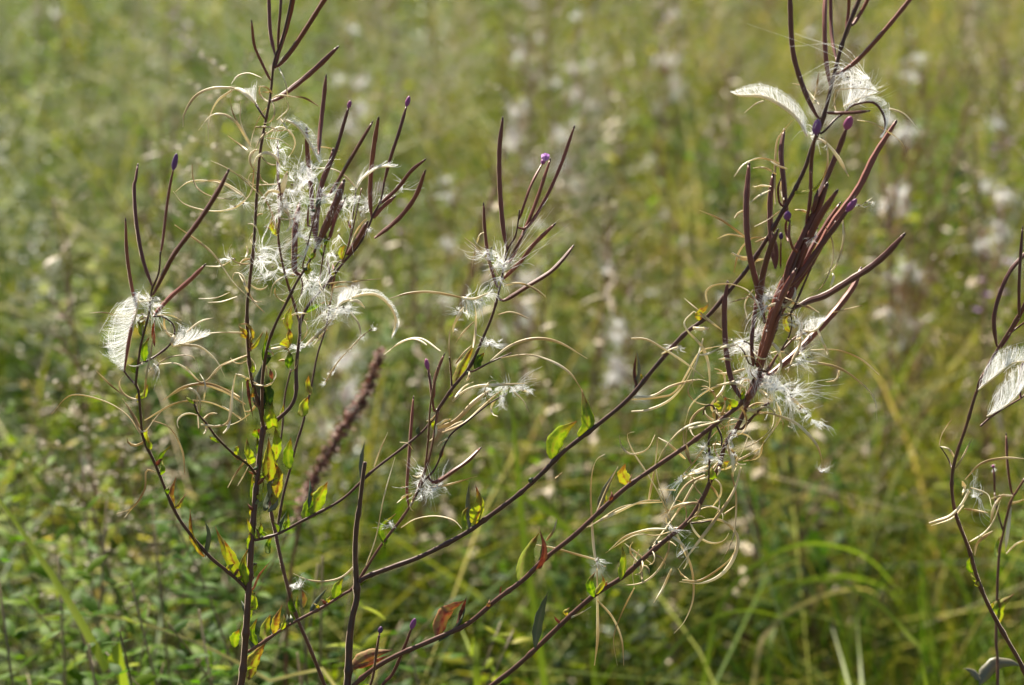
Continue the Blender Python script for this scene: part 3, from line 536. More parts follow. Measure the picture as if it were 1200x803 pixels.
many(Cp.valve, 'B3', [('640,330 680,420 680,540 620,680 545,730', 1.7, .5), ('740,290 742,420 700,560 635,610', 1.6), ('460,230 500,235 535,250', 1.4), ('225,420 300,390 340,340', 1.6, .5), ('220,330 300,290 380,230', 1.5, .5), ('90,480 150,520 200,515', 2.6, .7), ('100,600 130,480 200,400 280,395', 1.6, .5),
    ('385,740 430,760 520,800', 2.2, .4), ('240,640 220,590 225,540', 2.4, 1)])
many(Cp.valve, 'B4', [('300,400 350,435 382,510', 2.6, 1), ('290,280 240,180 200,140 160,120', 2, .4), ('0,450 40,435 110,425', 1.7), ('10,508 50,505 90,510', 1.8, .9), ('450,550 490,535 525,570', 2.6, 1), ('480,480 540,430 600,412', 1.5), ('415,590 450,500 490,420 500,290', 1.8, .45),
    ('-5,660 60,650 170,610', 1.8), ('0,590 80,590 165,565', 2, .8), ('260,690 300,730', 3, .7), ('440,740 480,770 525,803', 3.2, .7), ('600,360 640,430 650,480', 1.8, .8), ('640,640 700,630 720,575', 1.4, .9)])
many(Cp.valve, 'R6', [('-10,515 100,515 190,550 258,608', 1.9, .6), ('-30,555 100,580 190,640 240,700 250,790', 1.9, .5), ('60,635 100,625 104,592', 1.4)])
many(Cp.valve, 'R3', [('0,150 60,155 130,195 200,240 275,300', 1.9, .8), ('235,48 200,85 210,120 265,180 290,250 295,350', 2.3, 1), ('235,48 290,85 345,120', 1.6, .7), ('200,0 280,70 342,120', 1.4), ('0,370 80,367 150,330 250,305 290,315', 1.9, .7), ('0,380 100,372 170,345 250,210 300,185 350,178', 1.8, .8),
    ('0,425 60,420 140,385 200,320 240,240', 1.9, .8), ('200,475 225,400 290,345 370,318 430,335', 2.2, .85), ('100,610 120,570 180,500 240,470 300,465', 2, .8), ('215,490 300,470 370,450 445,465', 2, .6), ('195,480 200,560 225,622', 2.2, .3), ('210,480 205,540 218,590', 1.6, .3),
    ('500,540 560,450 545,390', 1.6), ('230,110 260,115 290,112', 2.8, 1), ('115,208 150,190 188,178', 2.8, .95), ('375,150 385,165', 1.5), ('500,430 540,437 620,470 690,540 715,600 718,640', 2.2, .6), ('490,560 440,590 400,610', 2.2, .7), ('500,540 460,600 430,612', 1.8, .5),
    ('270,150 230,300 240,360', 1.4), ('480,345 510,370 530,385', 2.6, .9), ('435,425 520,410 545,470 500,540', 1.5), ('325,228 370,228', 1.5), ('590,480 605,488', 1.2), ('300,520 240,610 180,680', 1.5), ('445,500 420,570 380,640', 1.5)])
many(Cp.valve, 'Z6', [('405,252 420,210 440,165', 1.8, .8), ('385,500 410,430 430,330 458,228', 2, .8), ('545,470 560,450',1.2)])
many(Cp.valve, 'R5', [('530,305 555,270 567,228', 2, .3), ('700,215 735,130 777,50', 2.2, .5), ('585,70 560,90', 1)])
# silk of the bunch
Cp.plume(px('B2', '385,400 340,320 270,260 180,215 70,208 35,197'), px('B2', '395,350 365,290 300,210 200,160 100,165 38,190'), 900, ribw=3.6, over=.1)
Cp.plume(px('B2', '560,292 600,255 690,240 740,290 752,360 728,402'), px('B2', '535,285 600,222 700,205 762,240 768,320 740,405'), 520, ribw=2.4, over=.08, dark=True)
Cp.plume(px('B2', '555,262 600,235 650,215 700,200'), px('B2', '540,110 600,80 660,130 715,190'), 420, ribw=1.6, over=.15)
Cp.fluff(px('B2', '550,110 600,140 660,180'), 9, 220, ln=13, curl=1); Cp.fluff(px('B2', '395,385 440,405 480,440'), 2, 70, ln=6)
Cp.fluff(px('B2', '600,740 640,720 690,710'), 2, 40, ln=9)
Cp.fluff(px('B4', '260,230 290,160 310,110'), 8, 200, ln=12); Cp.fluff(px('B4', '150,420 170,440 230,500'), 8, 240, ln=10); Cp.fluff(px('B4', '230,370 260,380'), 6, 100, ln=9)
Cp.plume(px('B4', '500,335 560,345 600,320 635,275'), px('B4', '500,290 540,270 590,262 640,262'), 330, ribw=2, over=.25); Cp.fluff(px('B4', '440,270 470,330 520,370'), 9, 130, ln=13)
Cp.fluff(px('B4', '200,570 260,610 310,660'), 8, 330, ln=9, seeds=4); Cp.fluff(px('B4', '310,640 370,680 430,740'), 9, 420, ln=12, seeds=4); Cp.fluff(px('B4', '380,640 420,690 470,690'), 8, 180, ln=13); Cp.fluff(px('B4', '120,640 170,620 200,600'), 7, 200, ln=9)
Cp.fluff(px('B4', '470,500 500,520 520,480'), 6, 130, ln=8); Cp.fluff(px('R3', '600,380 640,415 690,465 720,475'), 3, 260, ln=6); Cp.fluff(px('R3', '716,648 715,658'), 1.5, 50, ln=5)
Cp.fluff(px('R3', '265,550 290,590 320,600'), 4, 150, ln=8); Cp.fluff(px('R3', '170,680 230,650 290,615'), 3, 150, ln=9); Cp.fluff(px('R3', '350,545 375,560 385,590'), 2, 80, ln=6); Cp.fluff(px('R4', '440,370 460,375'), 2, 60, ln=6)
Cp.fluff(px('R4', '465,455 475,465'), 3, 22, ln=9); Cp.fluff(px('R4', '205,480 222,470'), 2, 40, ln=6); Cp.fluff(px('R3', '380,500 400,520'), 2, 60, ln=5); Cp.fluff(px('B3','600,330 560,420'),3,60,ln=5)
Cp.fluff(px('R8', '575,435 600,415 625,400'), 1.5, 60, ln=3.5); Cp.fluff(px('R8', '690,338 730,338'), 1, 40, ln=3.5); Cp.fluff(px('R3','150,190 185,180'),1,40,ln=4)
# leaves on the long branches
many(Cp.leaf, 'R8', [('150,810 170,745 245,685', 15, 'leaf', .5, .3), ('250,745 285,700 262,565', 12, 'leaf', .5, .3), ('265,720 290,660 275,600', 7, 'leaf', .1), ('465,580 485,500 470,420', 8, 'greyleaf', .8), ('470,570 460,500 470,425', 4, 'rustleaf', .9)])
many(Cp.leaf, 'R5', [('150,640 180,560 250,510', 17, 'rustleaf', .35), ('165,645 230,580 255,500', 8, 'greyleaf'), ('225,595 240,545 255,500', 6, 'rustleaf', .9), ('440,430 455,350 505,275', 18, 'leaf', .5), ('500,400 520,340 505,260', 9, 'rustleaf', .6), ('485,410 520,370 515,310', 7, 'greyleaf'),
    ('490,678 505,580 536,480', 9, 'greyleaf', .6), ('240,270 240,215 260,190', 9, 'leaf', .5), ('265,265 258,180 265,100', 5, 'greyleaf'), ('285,245 305,180 290,120', 14, 'leaf', .7), ('295,230 295,160 285,110', 5, 'rustleaf', .8), ('785,440 800,380 792,320', 8, 'leaf', .5),
    ('695,500 680,450 700,410', 8, 'leaf', .2), ('700,490 730,450 720,420', 6, 'leaf', .8), ('600,565 595,550 610,535', 5, 'leaf', .8)])
many(Cp.leaf, 'A8', [('335,270 340,240 370,225', 9, 'leaf', .7), ('455,260 420,235 380,195', 8, 'leaf', .55), ('380,210 370,195 358,185', 4, 'rustleaf'), ('295,690 285,650 295,620', 7, 'leaf', .5), ('370,640 390,600 400,590', 6, 'leaf', .8), ('490,185 500,165 500,145', 6, 'leaf', .3)])
many(Cp.leaf, 'A7', [('607,718 680,665 791,640', 16, 'rustleaf', .25), ('610,722 700,700 785,660', 9, 'rustleaf', .5)])
many(Cp.leaf, 'B2', [('335,660 420,640 480,560', 7, 'leaf', .6)])
many(Cp.leaf, 'B4', [('175,750 150,720 160,690', 6, 'leaf', .5)]); many(Cp.leaf, 'R2', [('330,600 320,560 345,540',5,'leaf',.8), ('0,545 20,525 35,500',8,'leaf',.9)])

# ===== the neighbour whose single branch rises from the bottom edge and tangles under the bunch
D = Plant(ground_under(P(480, 900).x, Y0+.03), 'willowherb whose single branch rises from the bottom centre into a tangle of curled straw threads')
D.stem(px('F', '545,830 576,803 599,785 630,758 664,727 698,697 729,676 757,651 781,632 808,610 825,583 834,562 842,549 849,521 858,508 868,490 880,462 888,444'), 6.2, 5.5, .02, -.02, down=D.org, name='stem')
D.stem(px('A8', '470,395 510,355 560,300 610,250 650,225'), 3.4, 3); D.stem(px('A8', '320,340 320,290 290,240 250,250 235,300', ), 2.4, 1.6); D.stem(px('A8', '325,330 318,220 300,150'), 2.4, 1.4)
many(D.valve, 'R4', [('238,140 210,160 195,220 195,320 205,450 220,500', 2.1, .6), ('213,500 215,620 215,720 205,803', 2.4, .8), ('283,80 290,115 320,140 370,125 395,80', 1.4), ('330,70 308,80 325,130 370,200 410,270 440,340', 2.2, .9), ('405,88 440,110 490,155', 1.8, .8),
    ('405,88 395,180 375,285', 1.9, .6), ('400,95 400,200 430,300 450,370', 2, .6), ('180,370 260,330 350,290 410,285', 2.3, .8), ('190,368 280,310 350,295 422,290', 1.8, .7), ('250,442 300,400 370,378 430,375', 2, .8), ('240,450 330,395 400,395 452,380', 1.7, .6),
    ('410,335 470,300 532,292', 2, .7), ('552,205 490,240 440,320 420,362', 1.9, .5), ('550,210 520,230 480,300 430,370 390,422', 2, .6), ('575,212 600,235 600,270 575,305', 2.6, 1), ('472,540 540,545 600,520 640,470 655,410 635,370 590,345 510,355', 2.9, .85),
    ('480,535 540,535 620,480 647,440', 1.8, .5), ('665,180 640,260 580,350 520,430 470,497', 2.6, .6), ('390,607 420,560 447,500', 1.7, .8), ('455,370 480,430 510,500 515,590 490,660 455,702', 1.9, .7), ('440,400 435,450 400,510 350,545 280,552', 1.5, .5),
    ('468,500 480,520 500,532', 1.6), ('0,420 80,435 150,455 207,470', 1.8, .6), ('215,600 260,650 290,720 297,803', 1.8, .6), ('330,560 290,640 265,720 277,803', 1.5, .4), ('300,420 330,445 382,482', 1.5), ('635,200 650,280 640,400 600,480', 1.5, .4), ('615,112 638,150 640,210', 4, 1),
    ('735,100 720,150 672,162', 1.6), ('770,0 760,60 700,110 642,130', 1.6), ('485,218 520,195 560,178', 3, .7), ('125,655 160,640 195,618', 1.8, .8), ('222,490 240,492', 1.4), ('405,250 460,253', 1.2, .9), ('470,215 520,200 560,190', 2, .6), ('650,300 610,330', 1.6, .4), ('350,480 355,540', 2.4, .4), ('330,560 325,500 345,440', 1.4),
    ('635,0 625,60 640,110', 1.3, .4), ('660,40 600,60 560,100', 1.4, .4)])
many(D.leaf, 'R4', [('320,240 295,205 302,170', 11, 'leaf', .8), ('215,325 240,250 278,180', 6, 'greyleaf', .9), ('245,300 235,270 250,240', 6, 'leaf', .8), ('455,378 480,365 510,350', 5, 'leaf', .4), ('505,345 525,330 520,310', 6, 'leaf', .6), ('585,215 575,190 580,170', 5, 'leaf', .4)])
curls(D, 46, 740, 900, 440, 680, 12, 38); curls(Cp, 14, 850, 930, 350, 520, 14, 30)
withered(D, 8, 640, 880, 450, 760, 7, 14); withered(Cp, 8, 500, 860, 340, 760, 8, 16)
# ===== plant at the right edge
E = Plant(ground_under(P(1215, 803).x+.05, Y0), 'curving willowherb at the right edge carrying two feathery split pods full of white silk')
E.stem(px('F', '1212,815 1197,779 1180,749 1161,715 1146,681 1135,643 1121,605 1116,575 1117,550 1123,526 1132,499 1143,462 1155,435 1168,412 1187,381 1200,357 1215,325'), 5.5, 3, 0, -.03, down=E.org, name='stem')
E.stem(px('R7', '440,130 425,95 403,62'), 2, 1.3); E.stem(px('R6', '640,803 690,760 770,710 800,690 830,650'), 2.6, 2); E.stem(px('R6', '740,460 780,430 820,400'), 2.6, 2); E.stem(px('R6', '625,680 630,640 650,600'), 2.2, 1.5)
many(E.pod, 'R6', [('700,495 690,400 710,310 750,220 800,160 835,125', 4.8), ('785,390 785,250 797,60', 3.6), ('720,500 780,400 830,300', 4.6), ('790,700 785,620 800,560', 3.4)])
E.plume(px('R6', '630,665 700,610 760,565 840,555'), px('R6', '645,600 700,530 760,503 840,495'), 620, ribw=2, over=.08); E.plume(px('R6', '663,765 720,735 775,690 805,630'), px('R6', '695,690 735,610 790,575 850,565'), 560, ribw=2, over=.08)
many(E.valve, 'R7', [('403,62 430,70 450,100', 2.2), ('400,58 410,20 440,-25', 1.4), ('480,165 530,115 600,98 675,100', 1.9, .4), ('368,300 430,280 470,240 492,200', 4.4, .7), ('375,308 440,285 475,245', 2.4, .9), ('500,190 550,210 562,250', 2, .9),
    ('478,255 550,268', 1.8), ('472,170 478,190 472,210', 3.4, 1), ('495,358 540,330 570,290 590,230', 2.4, .8), ('510,400 520,360 565,325', 3, .4), ('450,130 470,100 500,40',1.4)])
E.fluff(px('R7', '490,195 510,215 530,215'), 3, 80, ln=7)
E.leaf(px('R7', '500,450 492,425 500,400'), 5)
# ===== its neighbour a little further back
G = Plant(ground_under(P(1178, 803).x, Y0+.12), 'soft reddish willowherb stem standing just behind the curving one at the right edge')
G.stem(px('R7', '583,830 580,720 575,640 585,420 600,330 620,240 640,200 665,160'), 4.2, 3.2, .1, .1, down=G.org, name='stem')
G.pod(px('R7', '625,205 612,120 608,28'), 3.6); G.pod(px('R7', '572,205 571,160 568,128'), 3, bud=(4, 4.4, .9)); G.stem(px('R7', '600,330 580,260 572,205'), 2.6, 2.4)
many(G.valve, 'R7', [('608,395 640,365 670,352', 3, .8), ('615,240 640,235 670,225', 2.4), ('560,300 570,250 600,210', 2.6, .6), ('605,390 612,330 622,250', 3, .9), ('630,215 590,215 560,225', 1.8)])
many(G.leaf, 'R7', [('583,610 585,560 632,520', 12, 'leaf', .7), ('580,600 575,560 590,530', 9, 'leaf', .4), ('525,803 570,745 620,735 662,748', 15, 'greyleaf', .9), ('530,790 500,760 475,752', 7, 'greyleaf', .9), ('580,400 580,360 592,340', 6)])
G.fluff(px('R7', '568,125 569,135'), 2.5, 90, ln=3)
withered(E, 5, 1110, 1200, 480, 780, 8, 16)
# ------------------------------------------------------------------ ground
def struct(o, label): o['kind'] = 'structure'; o['label'] = label; return o
m, nt, n, l = new_mat('meadow_soil'); out = n.new('ShaderNodeOutputMaterial'); pr = n.new('ShaderNodeBsdfPrincipled'); tc = n.new('ShaderNodeTexCoord')
nz = n.new('ShaderNodeTexNoise'); nz.inputs['Scale'].default_value = 6; nz.inputs['Detail'].default_value = 10; l.new(tc.outputs['Object'], nz.inputs['Vector'])
rp = ramp(n, [(0,(.02,.025,.01)),(.45,(.05,.05,.022)),(.6,(.06,.085,.02)),(1,(.14,.12,.06))]); l.new(nz.outputs['Fac'], rp.inputs[0]); l.new(rp.outputs[0], pr.inputs['Base Color']); pr.inputs['Roughness'].default_value = .95
bp = n.new('ShaderNodeBump'); bp.inputs['Distance'].default_value = .05; l.new(nz.outputs['Fac'], bp.inputs['Height']); l.new(bp.outputs[0], pr.inputs['Normal']); l.new(pr.outputs[0], out.inputs[0])
g = 60; xs = np.sign(np.linspace(-1, 1, g))*np.abs(np.linspace(-1, 1, g))**4*1500; X, Y = np.meshgrid(xs, xs+5)
Z = .02*np.sin(X*1.3)*np.cos(Y*1.1)*np.exp(-(X**2+Y**2)/900)-.01
idx = np.arange(g*g).reshape(g, g); F = np.stack([idx[:-1,:-1], idx[:-1,1:], idx[1:,1:], idx[1:,:-1]], -1).reshape(-1, 4)
struct(link_mesh('ground', np.stack([X, Y, Z], -1).reshape(-1, 3), F, m), 'dark soil and litter under the meadow plants')

# ------------------------------------------------------------------ meadow cover that nobody could count
def scatter(n_, y0, y1, margin=.6, power=1.0):
    """points over the wedge of meadow in front, a little wider than the view"""
    y = (rng.random(n_)*(y1**(1+power)-y0**(1+power))+y0**(1+power))**(1/(1+power))
    return np.stack([(rng.random(n_)-.5)*2*(y*TH*1.05+margin), y], 1)
def field(p, s=1.0, ph=0.0):
    x, y = p[:, 0]*s, p[:, 1]*s
    return (np.sin(x*1.7+ph+1.3*np.sin(y*.9+ph))+np.sin(y*2.3-ph*2+1.1*np.sin(x*1.3))+np.sin(x*3.9+y*2.7+ph*3))/3
def hmax(p):                     # how tall the sward stands: low beside the front plants, full height from two metres on
    return np.interp(p[:, 1], [1.2, 1.5, 2.0, 3.0, 6, 14], [.28, .38, .52, .64, .72, .8])
def blades(p, h, w, bend, rnd, K=6, up=.15):
    N = len(p); ph = rng.random(N)*6.283; d = np.stack([np.cos(ph), np.sin(ph), np.zeros(N)], 1)
    u = np.linspace(0, 1, K)[None, :, None]; hh = h[:, None, None]; bb = bend[:, None, None]
    base = np.concatenate([p, np.zeros((N, 1))], 1)[:, None]
    e = rng.normal(size=(N, 3))*.12; e[:, 2] = 0
    C = base + d[:, None]*(u**2*bb*hh+u*up*hh) + np.array([0, 0, 1.])*(hh*(u-.42*bb*u**3)) + e[:, None]*u*hh
    a2 = rng.random(N)*6.283; sd = np.stack([np.cos(a2), np.sin(a2), np.zeros(N)], 1)
    prof = (np.array([.7, 1, 1, .85, .55, .06]) if K == 6 else np.linspace(1, .06, K))[None, :, None]
    return ribbons(C, sd[:, None]*prof*w[:, None, None]*.5, rnd)
def clump(p):                    # tussocks and hollows a hand's breadth to half a metre across
    x, y = p[:, 0], p[:, 1]; a = np.sin(x*13+2.1*np.sin(y*7))+np.sin(y*11-x*5+1.7*np.sin(x*9))+np.sin(x*5.3+y*6.1)
    return np.clip(.5+a/4.2, 0, 1)
parts = []
for (n_, y0, y1, wm) in ((8000, 1.25, 2.6, .0036), (30000, 2.4, 6.5, .005), (30000, 6.0, 16, .008), (7000, 15, 40, .02)):
    p = scatter(n_, y0, y1); f = field(p, 1.1); keep = rng.random(len(p)) < np.clip(.72+.5*f+.25*np.clip(p[:,0]/p[:,1]*2, -1, 1), .2, 1); p = p[keep]; f = f[keep]; N = len(p)
    h = hmax(p)*np.clip(rng.normal(.8, .2, N), .3, 1.2)*(.3+.92*clump(p)**1.2); rnd = np.clip(np.interp(p[:, 1], [1.5, 3, 6], [.16, .27, .4])+.22*field(p, .7, 2)+.12*(clump(p*1.7)-.5)+rng.normal(size=N)*.22+np.where(rng.random(N) < .1, .4, 0)+.07*(p[:, 1] > 2.4)+.12*np.clip(p[:, 0], -1, 1)*(p[:, 1] > 2.2), 0, 1)  # shade put into blade colour: darker close by, with sunlit yellow patches
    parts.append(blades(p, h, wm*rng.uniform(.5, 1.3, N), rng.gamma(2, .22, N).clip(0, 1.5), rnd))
for (n_, y0, y1, wm) in ((420, 1.35, 2.8, .005), (1800, 2.6, 6, .006), (1800, 6, 14, .009)):      # long arching blades lying over the rest
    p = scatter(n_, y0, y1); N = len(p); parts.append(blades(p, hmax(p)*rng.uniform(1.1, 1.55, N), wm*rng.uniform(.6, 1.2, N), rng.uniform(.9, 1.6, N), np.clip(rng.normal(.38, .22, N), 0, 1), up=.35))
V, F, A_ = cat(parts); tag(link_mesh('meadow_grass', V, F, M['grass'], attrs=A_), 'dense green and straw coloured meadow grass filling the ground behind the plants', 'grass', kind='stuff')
parts = []
def leaflets(p, z, L, wr, rnd, K=5):
    N = len(p); b = np.concatenate([p, z[:, None]], 1); ph = rng.random(N)*6.283; el = rng.uniform(-.2, 1.1, N)
    d = np.stack([np.cos(ph)*np.cos(el), np.sin(ph)*np.cos(el), np.sin(el)], 1); u = np.linspace(0, 1, K)[None, :, None]
    C = b[:, None]+d[:, None]*u*L[:, None, None]+np.array([0, 0, -1.])*(u**2)*(L*.3)[:, None, None]
    sd = unit(np.cross(d, np.array([0, 0, 1.])+.5*rng.normal(size=(N, 3)))); prof = np.array([.2, .85, 1, .7, .05])[None, :, None]
    return ribbons(C, sd[:, None]*prof*(L*wr*.5)[:, None, None], rnd, fold=.25)
for (n_, y0, y1, k) in ((11000, 1.3, 2.8, .8), (30000, 2.6, 6.5, .8), (30000, 6, 16, 1.3), (8000, 15, 40, 4)):
    p = scatter(n_, y0, y1); f = field(p, 1.4, 1); keep = rng.random(len(p)) < np.clip(.6-.6*f-.3*np.clip(p[:,0]/p[:,1]*2, -1, 1), .12, 1); p = p[keep]; N = len(p)
    q = np.round((p+.03*rng.normal(size=p.shape))/.07)*.07; p = q+rng.normal(size=p.shape)*.022          # gathered on stems
    z = hmax(p)*rng.random(N)**.6*.92*(.28+.85*clump(p+3)**1.2); rnd = np.clip(np.interp(p[:, 1], [1.5, 4], [.24, .4])+.2*field(p, 1.1, 4)+rng.normal(size=N)*.24, 0, 1)  # leaf tone darkened close by, shade low in the sward put into colour
    parts.append(leaflets(p, z, rng.uniform(.018, .045, N)*k, rng.uniform(.18, .42, N), rnd))
V, F, A_ = cat(parts); tag(link_mesh('meadow_herbs', V, F, M['herb'], attrs=A_), 'leafy low herbs packed between the meadow grasses', 'ground cover', kind='stuff')

# ------------------------------------------------------------------ kinds of plants standing up out of the sward
def line(a, b, sag=0.0, k=8):
    u = np.linspace(0, 1, k)[:, None]; a, b = np.array(a, float), np.array(b, float)
    return a+(b-a)*u+np.array([sag, -sag*.6, 0])*np.sin(u*math.pi)
def proto(name, stem_parts, leaf_sets):
    r = bpy.data.objects.new(name, None); COL.objects.link(r); r.empty_display_size = .05
    V, F, A_ = cat(stem_parts[1]); link_mesh(stem_parts[0], V, F, stem_parts[2], r, None, A_)
    for nm, ps, mt in leaf_sets: V, F, A_ = cat(ps); link_mesh(nm, V, F, mt, r, None, A_)
    return r
def lvs(b, d, L, w, fold=.22, droop=.35, K=6):
    b, d = np.array(b), unit(np.array(d)); N = len(b); u = np.linspace(0, 1, K)[None, :, None]; L = np.broadcast_to(L, (N,)); w = np.broadcast_to(w, (N,))
    C = b[:, None]+d[:, None]*u*L[:, None, None]+np.array([0, 0, -1.])*u*u*(L*droop)[:, None, None]
    sd = unit(np.cross(d, [0, 0, 1.])+.25*rng.normal(size=(N, 3))); prof = np.array([.25, .85, 1, .85, .5, .04])[None, :, None]
    return ribbons(C, sd[:, None]*prof*(w*.5)[:, None, None], None, fold=fold)
def leafy(h=.62, npair=15, L=.05, w=.016, mt='forb', up=.6, br=4):
    st = [tube(line((0, 0, 0), (rng.normal()*.04, rng.normal()*.04, h), .02), np.linspace(.0022, .0008, 8), 5)]; B, D = [], []
    axes = [(np.array([0, 0, 0.]), st[0][0].reshape(-1, 3)[-1]*0+np.array([0, 0, h]), npair, 1.0)]
    for k in range(br):
        a = rng.random()*6.28; z = h*rng.uniform(.3, .75); t = np.array([math.cos(a)*.09, math.sin(a)*.09, z+rng.uniform(.1, .2)])
        b = np.array([0, 0, z]); st.append(tube(line(b, t, .01), np.linspace(.0012, .0006, 8), 5)); axes.append((b, t, 6, .75))
    for b, t, npr, s_ in axes:
        ph = rng.random()*3
        for k in range(npr):
            u = (k+.6)/npr; u = u**.8; c = b+(t-b)*u; ph += 1.57
            for sg in (0, math.pi):
                a = ph+sg+rng.normal()*.25; B.append(c); D.append((math.cos(a), math.sin(a), up+rng.normal()*.25))
    B = np.array(B); Ls = L*rng.uniform(.6, 1.15, len(B))*np.interp(B[:, 2], [0, h*.6, h*1.05], [.9, 1.05, .45]); return ('stem', st, M['stalk']), [('foliage', [lvs(B, D, Ls, Ls*w/L)], M[mt])]
def hairball(c, r, n_, wd=.0007):
    i = rdir(n_); e = rdir(n_); u = np.linspace(0, 1, 5)[None, :, None]; L = (rng.gamma(3, 1/3, n_)*r)[:, None, None]
    ax = rdir(1)[0]*r*2.2; C = np.array(c)[None, None]+(rng.random((n_, 1, 1))-.5)*ax[None, None]+rng.normal(size=(n_, 1, 3))*r*.15+i[:, None]*u*L+e[:, None]*u*u*L*.8
    return ribbons(C, np.broadcast_to(unit(np.cross(i, e))[:, None]*wd*.5, C.shape))
def fluffy(h=.8, nb=9, fl=7, big=1.0):
    top = np.array([rng.normal()*.05, rng.normal()*.05, h]); st = [tube(line((0, 0, 0), top, .02), np.linspace(.003, .001, 8), 6)]; hb, vv, pd = [], [], []
    lf = []
    for k in range(nb):
        z = h*rng.uniform(.5, .98); b = top*(z/h); a = rng.random()*6.28; L = rng.uniform(.06, .13); t = b+np.array([math.cos(a)*L*.5, math.sin(a)*L*.5, L*.9])
        pp = [tube(line(b, t, .006), np.array([.6, 1, 1, 1, 1, 1, .8, .3])*.0016, 6, seed=rng.random())]; pd.append(('seed_pod', pp, M['pod']))
        if k < fl:
            hb.append(hairball(t*.6+b*.4, rng.uniform(.005, .012)*big, int(60*big**1.5))); u = np.linspace(0, 3.2, 9)
            for q in range(3):
                a2 = rng.random()*6.28; rr = rng.uniform(.02, .035); c = b[None]+np.stack([np.cos(a2)*rr*(1-np.cos(u)), np.sin(a2)*rr*(1-np.cos(u)), rr*1.5*np.sin(u)], 1); pp.append(tube(c, .0007, 4, seed=rng.random()))
    B = np.array([top*rng.uniform(.15, .8) for _ in range(26)]); D = np.stack([rng.normal(size=26), rng.normal(size=26), rng.uniform(.2, 1.2, 26)], 1)
    return ('stem', st, M['stem']), pd+[('foliage', [lvs(B, D, rng.uniform(.03, .06, 26), .011)], M['forb']), ('seed_fluff', hb, M['fluff'])]
def panicle(h=.85):
    top = np.array([.1*rng.normal(), .1*rng.normal(), h]); ax = line((0, 0, 0), top, .05, 12); st = [tube(ax, np.linspace(.0013, .0005, 12), 4)]; tw_, B, D = [], [], []
    for k in range(22):
        u = .68+.32*k/22; c = ax[0]+(top-ax[0])*u; c = np.array([np.interp(u*11, range(12), ax[:, j]) for j in range(3)]); a = k*2.4; L = .07*(1.1-u)/.4+.012
        t = c+np.array([math.cos(a)*L, math.sin(a)*L, L*.6]); tw_.append(tube(line(c, t, .004, 5), .0003, 3))
        for q in range(7): B.append(c+(t-c)*(.3+.7*q/6)); D.append((rng.normal(), rng.normal(), .6))
    return ('stem', st, M['stalk']), [('seed_head', tw_+[tube(ax[-4:], .0005, 4)]+[lvs(np.array(B), D, .008, .0026, fold=0)], M['panicle'])]
def spike(h=.8):
    top = np.array([.12, 0, h]); ax = line((0, 0, 0), top, .03, 12); st = [tube(ax, np.linspace(.003, .001, 12), 6)]; B, D = [], []
    for k in range(760):
        u = .5+.5*rng.random()**.9; c = np.array([np.interp(u*11, range(12), ax[:, j]) for j in range(3)]); d = rdir(1)[0]; wv = .5+.5*abs(math.sin(u*70)); B.append(c+d*.006*wv*(1.3-u)*2); D.append(d+np.array([0, 0, .3]))
    return ('stem', st, M['dock']), [('seed_spike', [lvs(np.array(B), D, .007, .005, droop=0)], M['dock'])]
def purple(h=.75):
    st = [tube(line((0, 0, 0), (0, 0, h), .02), np.linspace(.002, .0008, 8), 5)]; fl_, B, D = [], [], []
    for k in range(5):
        a = rng.random()*6.28; c = np.array([math.cos(a)*.02, math.sin(a)*.02, h*rng.uniform(.85, 1.02)]); q = 6; st.append(tube(line((0, 0, c[2]-.05), c, 0, 4), .0007, 4))
        ang = np.linspace(0, 6.28, q, endpoint=False); fl_.append(lvs(np.repeat(c[None], q, 0), np.stack([np.cos(ang), np.sin(ang), np.full(q, .6)], 1), .009, .007))
    for k in range(18): B.append((0, 0, h*rng.uniform(.2, .8))); D.append((rng.normal(), rng.normal(), .7))
    return ('stem', st, M['stalk']), [('foliage', [lvs(np.array(B), D, .045, .012)], M['forb']), ('flower_head', fl_, M['petal'])]
def place(name, makers, spots, cat_, describe, tiltmax=.12):
    """one prototype of each variant, then object copies of it; each copy's label names the patch of meadow it stands in"""
    pr_ = []
    for k, (mk, kw) in enumerate(makers): sp_, ls = mk(**kw); pr_.append([proto(name, sp_, ls), False])
    for i, (x, y, s_, *fx) in enumerate(spots):
        pp = pr_[i % len(pr_)]; rz = random.uniform(0, 6.28); tl = (random.uniform(-1, 1)*tiltmax, random.uniform(-1, 1)*tiltmax)
        side = x/(y*TH); zone = ('left' if side < -.33 else 'right' if side > .33 else 'middle'); far = 'near' if y < 2.8 else ('far' if y < 5.2 else 'farthest')
        lab = describe(zone, far) if not fx else fx[0]; grp = f'{cat_}s, {far} {zone} of the meadow' if not fx else None
        if not pp[1]:
            o = pp[0]; o.location = (x, y, 0); o.rotation_euler = (*tl, rz); o.scale = (s_,)*3; pp[1] = True
        else: o = dup(pp[0], (x, y, 0), rz, (s_,)*3, lab, grp or '', tl)
        tag(o, lab, cat_, grp)
        if not grp and 'group' in o: del o['group']
ZW = {'left': 'left third', 'middle': 'middle third', 'right': 'right third'}
FW = {'near': 'close behind the front plants', 'far': 'at middle distance', 'farthest': 'far off'}
def desc(t): return lambda z, f: f'{t}, {FW[f]}, {ZW[z]} of meadow'
def spots(n_, y0, y1, s0, s1, bias=0.0, lim=None, power=.6):
    p = scatter(n_*4, y0, y1, .35, power); f = field(p, .9, bias*3); o = []
    for (x, y), ff in zip(p, f):
        if rng.random() < np.clip(.5+.5*ff+bias*np.clip(x/y*2.5, -1, 1), .06, 1): o.append((x, y, rng.uniform(s0, s1)*float(np.interp(y, [1.2, 1.6, 2.1, 3, 14], [.5, .7, .9, 1.0, 1.2]))))
        if len(o) == n_: break
    return o
